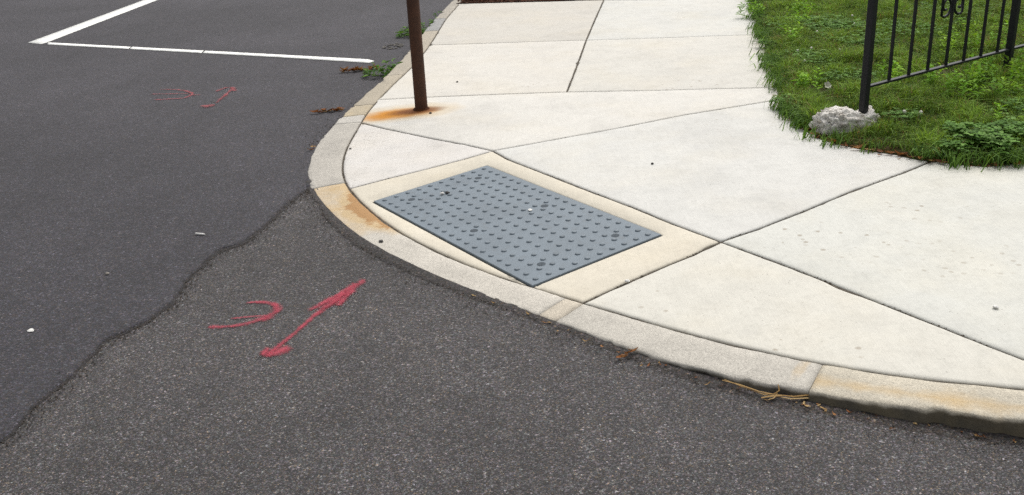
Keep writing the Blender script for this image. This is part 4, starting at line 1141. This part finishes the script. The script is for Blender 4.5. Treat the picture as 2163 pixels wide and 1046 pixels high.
for s, zb in ((0, .030), (FL, -.03), (2 * FL + .01, -.03)):
    def post(bm, s=s, zb=zb):
        boxbar(bm, (s, 0, zb - .02), (s, 0, TOP + .06), .036, .036, .003, (0, 1, 0))
        tube(bm, [(s, 0, TOP + .06), (s, 0, TOP + .075), (s, 0, TOP + .095), (s, 0, TOP + .115), (s, 0, TOP + .125)], [.012, .02, .027, .02, .004], 12)
    fpart('post', post)
for k in range(2):
    a, b = k * FL + .019, (k + 1) * FL - .019
    for z in (zr, TOP, TOP - .10):
        fpart('rail', lambda bm: boxbar(bm, (a, 0, z), (b, 0, z), .026, .011, .0012))
PS = [.19 + .1645 * i for i in range(7)]
for k in range(2):
    for s in PS:
        x = k * FL + s
        fpart('picket', lambda bm: boxbar(bm, (x, 0, zr + .006), (x, 0, TOP - .006), .0135, .0135, .001, (0, 1, 0)))
def scroll(bm, cx, cz, sgn):
    path = []
    for i in range(46):   # C scroll: a spiral at each end of a bowed bar
        t = i / 45
        ang = math.pi * (-.5 + 2.6 * (1 - t)) if t < .5 else 0
        path.append(None)
    P = []
    for i in range(22):
        u = i / 21; a = -.3 * math.pi - 2 * math.pi * 1.15 * (1 - u); r = .016 + .040 * u
        P.append((cx + sgn * (.060 + r * math.cos(a)), 0, cz + r * math.sin(a)))
    Q = [(p[0], 0, 2 * (cz + .12) - p[2]) for p in P[::-1]]
    tube(bm, P + Q, .0066, 8)
for k in range(2):
    for sg in (-1, 1):
        cx = k * FL + PS[3]
        fpart('scroll', lambda bm: scroll(bm, cx, .565 - fz0 + .03, sg), True)

# ================================================================ litter
MAT['dryleaf'] = leafmat('dry_leaf', .15, .7)
def leaf_mesh(seed, L, Wd, col):
    rnd = random.Random(seed)
    vv, tt = [], []
    n = 6
    cu, tw = rnd.uniform(-1.2, 1.6), rnd.uniform(-.8, .8)
    for i in range(n + 1):
        f = i / n; w = Wd * math.sin(math.pi * min(.98, f * .94 + .04)) ** .8
        x = (f - .5) * L; zc = .004 + abs(cu) * L * .25 * (2 * f - 1) ** 2
        for s_ in (-1, 0, 1):
            vv.append((x, s_ * w * (1 - .2 * abs(cu)) + rnd.uniform(-.0015, .0015), zc + (abs(s_) * w * (.35 + .3 * cu * .5)) + tw * s_ * w * (f - .5)))
    for i in range(n):
        for k in range(2):
            a = i * 3 + k
            tt += [(a, a + 3, a + 4), (a, a + 4, a + 1)]
    V_ = np.array(vv); V_[:, 2] -= V_[:, 2].min()
    C_ = np.tile(np.array(col), (len(vv), 1)) * np.array([[rnd.uniform(.8, 1.2)] for _ in vv])
    return V_, np.array(tt), C_
def merge(parts):
    V_, T_, C_, o = [], [], [], 0
    for v, t, c in parts: V_.append(v); T_.append(t + o); C_.append(c); o += len(v)
    return np.concatenate(V_), np.concatenate(T_), np.concatenate(C_)
def place(part, x, y, z, rz, tilt=0.0):
    v, t, c = part
    Rm = np.array((Matrix.Rotation(rz, 3, 'Z') @ Matrix.Rotation(tilt, 3, 'Y')))
    return v @ Rm.T + np.array([x, y, z]), t, c
BROWN = [(.22, .085, .028), (.16, .065, .024), (.27, .13, .05), (.30, .19, .085), (.12, .05, .02)]
leafm = []
for k in range(6):
    v, t, c = leaf_mesh(k, random.uniform(.035, .06), random.uniform(.009, .016), BROWN[k % 5])
    ob = np_mesh('fallen_leaf', v, t, c, MAT['dryleaf']); leafm.append(ob.data); bpy.data.objects.remove(ob)
ORD = ['first', 'second', 'third', 'fourth', 'fifth', 'sixth', 'seventh', 'eighth', 'ninth', 'tenth', 'eleventh', 'twelfth']
def deadleaf(i, x, y, dz, label, sc_=1.0):
    o = link('fallen_leaf', leafm[i % 6])
    o.location = (x, y, zs(x, y) + dz); o.rotation_euler = (random.uniform(-.2, .3), random.uniform(-.2, .3), random.uniform(0, 6.3)); o.scale = (sc_,) * 3
    tag(o, label, 'leaf', 'dead leaves along the lawn edge')
for i, (x, y) in enumerate([(1.535, 4.47), (1.575, 4.405), (1.615, 4.352), (1.650, 4.318), (1.690, 4.282), (1.722, 4.255), (1.755, 4.222), (1.785, 4.178), (1.812, 4.140), (1.845, 4.108), (1.885, 4.080), (1.92, 4.062)]):
    deadleaf(i, x, y, .008, 'curled brown dead leaf, ' + ORD[i] + ' along the lawn edge counting right from the rock', random.uniform(.8, 1.2))
for i, (x, y) in enumerate([(1.475, 5.03), (1.49, 4.93), (1.47, 4.83), (1.485, 4.70), (1.485, 4.60)]):
    deadleaf(i + 2, x, y, .010, 'brown dead leaf, ' + ORD[i] + ' on the lawn edge left of the rock, counting nearer')
for i, (x, y) in enumerate([(1.52, 5.33), (1.60, 5.70), (1.65, 5.98)]):
    deadleaf(i + 1, x, y, .010, ('nearest', 'middle', 'farthest')[i] + ' of three brown leaves on the far lawn edge beyond the curve')
for i, (x, y) in enumerate([(2.08, 4.0), (2.17, 3.985)]):
    deadleaf(i + 4, x, y, .010, ('left', 'right')[i] + ' brown leaf below the clover at the right edge of the lawn')
for i, (x, y) in enumerate([(1.60, 4.84), (1.67, 4.87), (1.53, 4.79)]):
    deadleaf(i, x, y, .045, ('middle', 'rightmost', 'leftmost')[i] + ' of three brown leaves lying just behind the rock')
# crumbs of dead leaf along the lawn edge
prt = []
Lp = resample(LE, .02, False)
for p in Lp:
    for _ in range(2 if p.y > 5.2 else 4):
        if random.random() < .7:
            x, y = p.x + random.gauss(.012, .022), p.y + random.gauss(.012, .022)
            prt.append(place(leaf_mesh(random.randrange(9999), random.uniform(.006, .024), random.uniform(.002, .006), random.choice(BROWN)), x, y, zs(x, y) + random.uniform(.003, .014), random.uniform(0, 6.3), random.uniform(-.4, .4)))
v, t, c = merge(prt)
tag(np_mesh('leaf_litter', v, t, c, MAT['dryleaf']), 'fine brown crumbs of dead leaf along the lawn edge', 'leaf litter', kind='stuff')

def seed_stalk(x, y, z, rz_, L, n, label, cols):
    root = empty('dead_leaf_clump', (x, y, z), rz_)
    for k in range(n):
        f = (k + .5) / n
        o = link('leaf', leafm[random.randrange(6)], None, root)
        o.location = ((f - .5) * L, random.gauss(0, .05 * L), random.uniform(0, .014))
        o.rotation_euler = (random.uniform(-.5, .5), random.uniform(-.3, .3), random.uniform(-.9, .9))
        sc_ = random.uniform(.6, 1.25) * min(1.2, .45 + L * 3); o.scale = (sc_, sc_ * .8, sc_)
    return tag(root, label, 'leaf litter')
def against_kerb(p, d):
    q = Vector(p); i = min(range(len(KER)), key=lambda k: (KER[k] + KN[k] * KW[k] - q).length)
    return KER[i] + KN[i] * (KW[i] + d)
LT = LITTER
seed_stalk(*LT['strip1'], OVERLAY_Z + .002, .28, .27, 40, 'long clump of dry brown leaves on the road below the white line', BROWN)
seed_stalk(*LT['strip2'], OVERLAY_Z + .002, .30, .17, 20, 'small reddish brown clump of dry leaves on the road left of the pole foot', BROWN[:2] + BROWN[4:])
lk_ = against_kerb(LT['leafkerb'], .035)
seed_stalk(lk_.x, lk_.y, road_z(.34) + .006, .6, .07, 6, 'small brown clump of dead leaf against the kerb below the ramp', BROWN)
seed_stalk(LT['leafkerb2'][0] - .015, LT['leafkerb2'][1], OVERLAY_Z + .002, 1.2, .07, 5, 'brown scrap of leaf against the kerb left of the triangular slab', BROWN)

# dried stalk lying in the gutter
hx, hy = LT['husk']
STR = [(.34, .22, .09), (.28, .17, .06), (.40, .28, .13)]
prt = []
def strip(path, w, col):
    P = [Vector(p) for p in path]; V_, T_ = [], []
    for i, p in enumerate(P):
        t = (P[min(i + 1, len(P) - 1)] - P[max(i - 1, 0)]).normalized(); nr = Vector((-t.y, t.x, 0)).normalized()
        ww = w * (.35 + .65 * math.sin(math.pi * (i + .6) / (len(P) + .2)))
        V_ += [tuple(p - nr * ww), tuple(p + Vector((0, 0, ww * .7))), tuple(p + nr * ww)]
        if i:
            a = 3 * (i - 1)
            for k in range(2): T_ += [(a + k, a + k + 3, a + k + 4), (a + k, a + k + 4, a + k + 1)]
    return np.array(V_), np.array(T_), np.tile(np.array(col), (len(V_), 1)) * np.array([[random.uniform(.85, 1.15)] for _ in V_])
for path, w in [([(-.150, .100, .014), (-.10, .062, .016), (-.05, .022, .012), (0, 0, .010)], .0035), ([(-.140, .112, .010), (-.09, .055, .010), (-.04, .010, .008), (.0, -.002, .008)], .003),
                ([(0, 0, .010), (.05, -.016, .010), (.10, -.014, .012), (.145, .004, .008)], .0045), ([(0, -.002, .006), (.04, -.022, .006), (.09, -.022, .006), (.115, -.012, .005)], .004),
                ([(-.035, .012, .010), (-.01, .0, .012), (.01, .008, .020), (.012, .03, .030)], .0028), ([(-.05, -.004, .004), (-.02, -.004, .008), (.015, -.006, .010)], .005), ([(.0, .0, .012), (-.012, -.012, .006), (-.03, -.016, .003)], .003)]:
    prt.append(strip([tuple(c * .88 for c in p_) for p_ in path], w * .72, random.choice(STR)))
v, t, c = merge(prt)
o = np_mesh('dried_stalk', v, t, c, MAT['dryleaf'])
o.location = (hx, hy, road_z(hx) + .006)
tag(o, 'straw coloured dried plant stalk lying in the gutter below the kerb', 'stalk')

# weeds rooted in the kerb joint
def weed(x, y, z, R, n, label, seed):
    random.seed(seed)
    pts = []
    for k in range(n):
        a = random.uniform(0, 6.283); r = R * math.sqrt(random.random())
        c = random.choice([(.07, .16, .03), (.10, .21, .035), (.14, .26, .05), (.06, .12, .03)]); q = random.uniform(.75, 1.2)
        pts.append((r * math.cos(a), r * math.sin(a) * .7, .006 + random.random() * .10 * (1.2 - r / R), random.uniform(.024, .048), random.uniform(-.1, .8), a + random.uniform(-.6, .6), tuple(v_ * q for v_ in c)))
    v, t, c = leafset(pts, 'lance')
    prt = [(v, t, c)]
    for k in range(7):
        a = k * .9 + seed
        prt.append(strip([(0, 0, 0), (.4 * R * math.cos(a), .3 * R * math.sin(a), .02), (.8 * R * math.cos(a), .6 * R * math.sin(a), .03)], .0016, (.07, .10, .03)))
    v, t, c = merge(prt)
    o = np_mesh('weed', v, t, c, MAT['leaf'])
    o.location = (x, y, z)
    return tag(o, label, 'weed')
W_ = WEEDS
for (k, d, R, n, lab) in [(0, .14, .14, 130, 'leafy green weed on the road just left of the pole'), (1, .05, .17, 190, 'bushy green weed in the kerb joint just right of the pole'), (2, .03, .06, 40, 'small green sprig against the kerb beyond the pole'), (3, .12, .11, 80, 'low green weed on the road left of the kerb below the white line'), (4, .04, .07, 60, 'small green weed against the kerb face below the white line')]:
    q = against_kerb(W_[k], d)
    weed(q.x, q.y, OVERLAY_Z, R, n, lab, k + 3)
random.seed(99)

# broken bit of pale asphalt by the kerb
def stone_mesh(name, r, seed, flat=.6, sub=1):
    bm = bmesh.new(); bmesh.ops.create_icosphere(bm, subdivisions=sub, radius=r)
    for v in bm.verts:
        k = 1 + .4 * noise.noise(v.co / r * 1.3 + Vector((seed, 0, 0))); v.co = Vector((v.co.x * k, v.co.y * k * .8, v.co.z * k * flat))
    zmin = min(v.co.z for v in bm.verts)
    for v in bm.verts: v.co.z -= zmin
    me = bpy.data.meshes.new(name); bm.to_mesh(me); bm.free(); return me
MAT['pebble_dark'] = simple('pebble_dark', (.045, .042, .040), .8, .3, .3, 200)
MAT['pebble_white'] = simple('pebble_white', (.62, .61, .58), .8, .3, .12, 200)
MAT['crumb'] = simple('asphalt_crumb', (.15, .14, .125), .95, .2, .4, 150)
MAT['pebble_grey'] = simple('pebble_grey', (.22, .20, .175), .9, .2, .3, 150)
bm = bmesh.new()
x0, y0 = LT['rubble']
for k in range(60):
    a = random.uniform(0, 6.283); r = .10 * math.sqrt(random.random())
    ngon_chip(bm, (r * math.cos(a) * .9, r * math.sin(a) * 1.3, .003), random.uniform(.008, .026), random.uniform(.006, .02), .004, random.uniform(0, 6.3), random.uniform(-.15, .15), random.uniform(-.15, .15))
o = bm_obj('rubble', bm, MAT['crumb']); o.location = (x0 - .03, y0, OVERLAY_Z + .002)
tag(o, 'pale scatter of broken asphalt crumbs on the road left of the pole', 'rubble')

def bit(name, key, r, mat, label, cat, seed, z=None, flat=.5):
    x, y = LT[key]
    me = stone_mesh(name, r, seed, flat, 2); me.materials.append(MAT[mat])
    o = link(name, me); o.location = (x, y, (zs(x, y) if z is None else z)); o.rotation_euler = (0, 0, seed)
    return tag(o, label, cat)
bit('pebble', 's1', .008, 'pebble_dark', 'tiny dark pebble alone on the big slab behind the tactile plate', 'pebble', 1)
bit('pebble', 's3', .010, 'pebble_white', 'tiny pale pebble on the slab near the right edge', 'pebble', 2)
bit('pebble', 's8', .009, 'pebble_dark', 'tiny dark pebble just right of the pole foot', 'pebble', 3)
bit('pebble', 's9', .008, 'pebble_dark', 'tiny dark pebble on the slab right of the pole', 'pebble', 4)
bit('pebble', 's5', .012, 'pebble_dark', 'dark stone chip on the ochre kerb stone', 'pebble', 5, None, .3)
bit('pebble', 's2', .011, 'pebble_dark', 'dark stone chip on the tactile plate near its left corner', 'pebble', 6, zs(*LT['s2']) + .0025)
LT['s2b'] = (LT['s2'][0] - .022, LT['s2'][1] - .008)
bit('pebble', 's2b', .010, 'pebble_white', 'white chip beside the dark chip on the tactile plate', 'pebble', 7, zs(*LT['s2']) + .0025)
bit('paper_scrap', 's4', .011, 'pebble_white', 'white fleck in the middle of the tactile plate', 'litter', 8, zs(*LT['s4']) + .0025, .25)
bit('pebble', 's7', .010, 'pebble_white', 'white chip in the slab joint right of the tactile plate', 'pebble', 9)
bit('pebble', 's11', .007, 'pebble_dark', 'tiny dark pebble on the triangular slab beside the kerb', 'pebble', 10)
bit('paper_scrap', 'paper', .013, 'pebble_white', 'white scrap on the dark road near the left edge', 'litter', 11, OVERLAY_Z, .3)
bit('pebble', 'bit1', .009, 'pebble_grey', 'small pale pebble at the ragged edge of the newer asphalt', 'pebble', 12, OVERLAY_Z)
# cigarette end
bm = bmesh.new(); tube(bm, [(-.022, 0, .005), (-.01, 0, .005), (.01, 0, .0048), (.022, .001, .004)], [.004, .0042, .0042, .0036], 10)
o = bm_obj('cigarette_end', bm, MAT['pebble_white'], None, True); x, y = LT['butt']; o.location = (x, y, OVERLAY_Z + .001); o.rotation_euler = (0, 0, -.35)
tag(o, 'white cigarette end lying on the dark road', 'cigarette end')

# scraps of leaf and straw swept along the gutter
prt = []
for _ in range(60):
    p_, n_, w_ = kat(random.triangular(128, 172, 158)); q_ = p_ + n_ * (w_ + .012 + abs(random.gauss(0, .022)))
    prt.append(place(leaf_mesh(random.randrange(9999), random.uniform(.006, .026), random.uniform(.0012, .004), random.choice(BROWN + STR)), q_.x, q_.y, road_z(q_.x) + .006, random.uniform(0, 6.3), random.uniform(-.2, .2)))
v, t, c = merge(prt)
tag(np_mesh('gutter_litter', v, t, c, MAT['dryleaf']), 'tiny scraps of leaf and straw swept along the gutter', 'leaf litter', kind='stuff')

# loose grit in the gutter and along the overlay edge
bm = bmesh.new()
def grit(x, y, z, r):
    vs_ = [bm.verts.new((x + r * random.uniform(.6, 1.2) * d[0], y + r * random.uniform(.6, 1.2) * d[1], z + r * .7 * d[2])) for d in ((1, 0, 0), (-.5, .87, 0), (-.5, -.87, 0), (0, 0, 1), (.3, .2, -.6))]
    for f in ((0, 1, 3), (1, 2, 3), (2, 0, 3), (1, 0, 4), (2, 1, 4), (0, 2, 4)): bm.faces.new([vs_[i] for i in f])
for _ in range(2200):
    s = random.uniform(95, 175); p, nrm, w = kat(s)
    q = p + nrm * (w + .012 + abs(random.gauss(0, .05)))
    grit(q.x, q.y, road_z(q.x) + .004, random.uniform(.0015, .0042))
for _ in range(1300):
    p = random.choice(eg); q = p + Vector((random.gauss(.012, .022), random.gauss(-.008, .022)))
    grit(q.x, q.y, ROAD_Z + .003, random.uniform(.0015, .0045))
for _ in range(500):
    p, nrm, w = kat(random.uniform(30, 95)); q = p + nrm * (w + abs(random.gauss(.01, .05)))
    grit(q.x, q.y, OVERLAY_Z + .002, random.uniform(.002, .005))
tag(bm_obj('loose_grit', bm, simple('grit', (.085, .072, .060), .95, .2, .6, 90)), 'loose dark grit in the gutter and along the asphalt seam', 'grit', kind='stuff')
# dirt and moss crumbs caught in the slab joints
bm = bmesh.new()
for L, nn in ((D4, 240), (D5, 160), (D7, 200), (D6, 120), (D3, 130), (D2, 90), (D1, 60), (V1, 90)):
    R = resample(L, .02, False)
    for _ in range(nn):
        p = random.choice(R)
        if noise.noise((p.x * 6, p.y * 6, 3)) < -.05: continue
        grit(p.x + random.gauss(0, .0035), p.y + random.gauss(0, .0035), zs(p.x, p.y) - .004, random.uniform(.0015, .0038))
tag(bm_obj('joint_crumbs', bm, simple('joint_crumbs', (.060, .045, .030), .95, .1, .6, 90)), 'brown crumbs caught in the joints between slabs', 'dirt', kind='stuff')
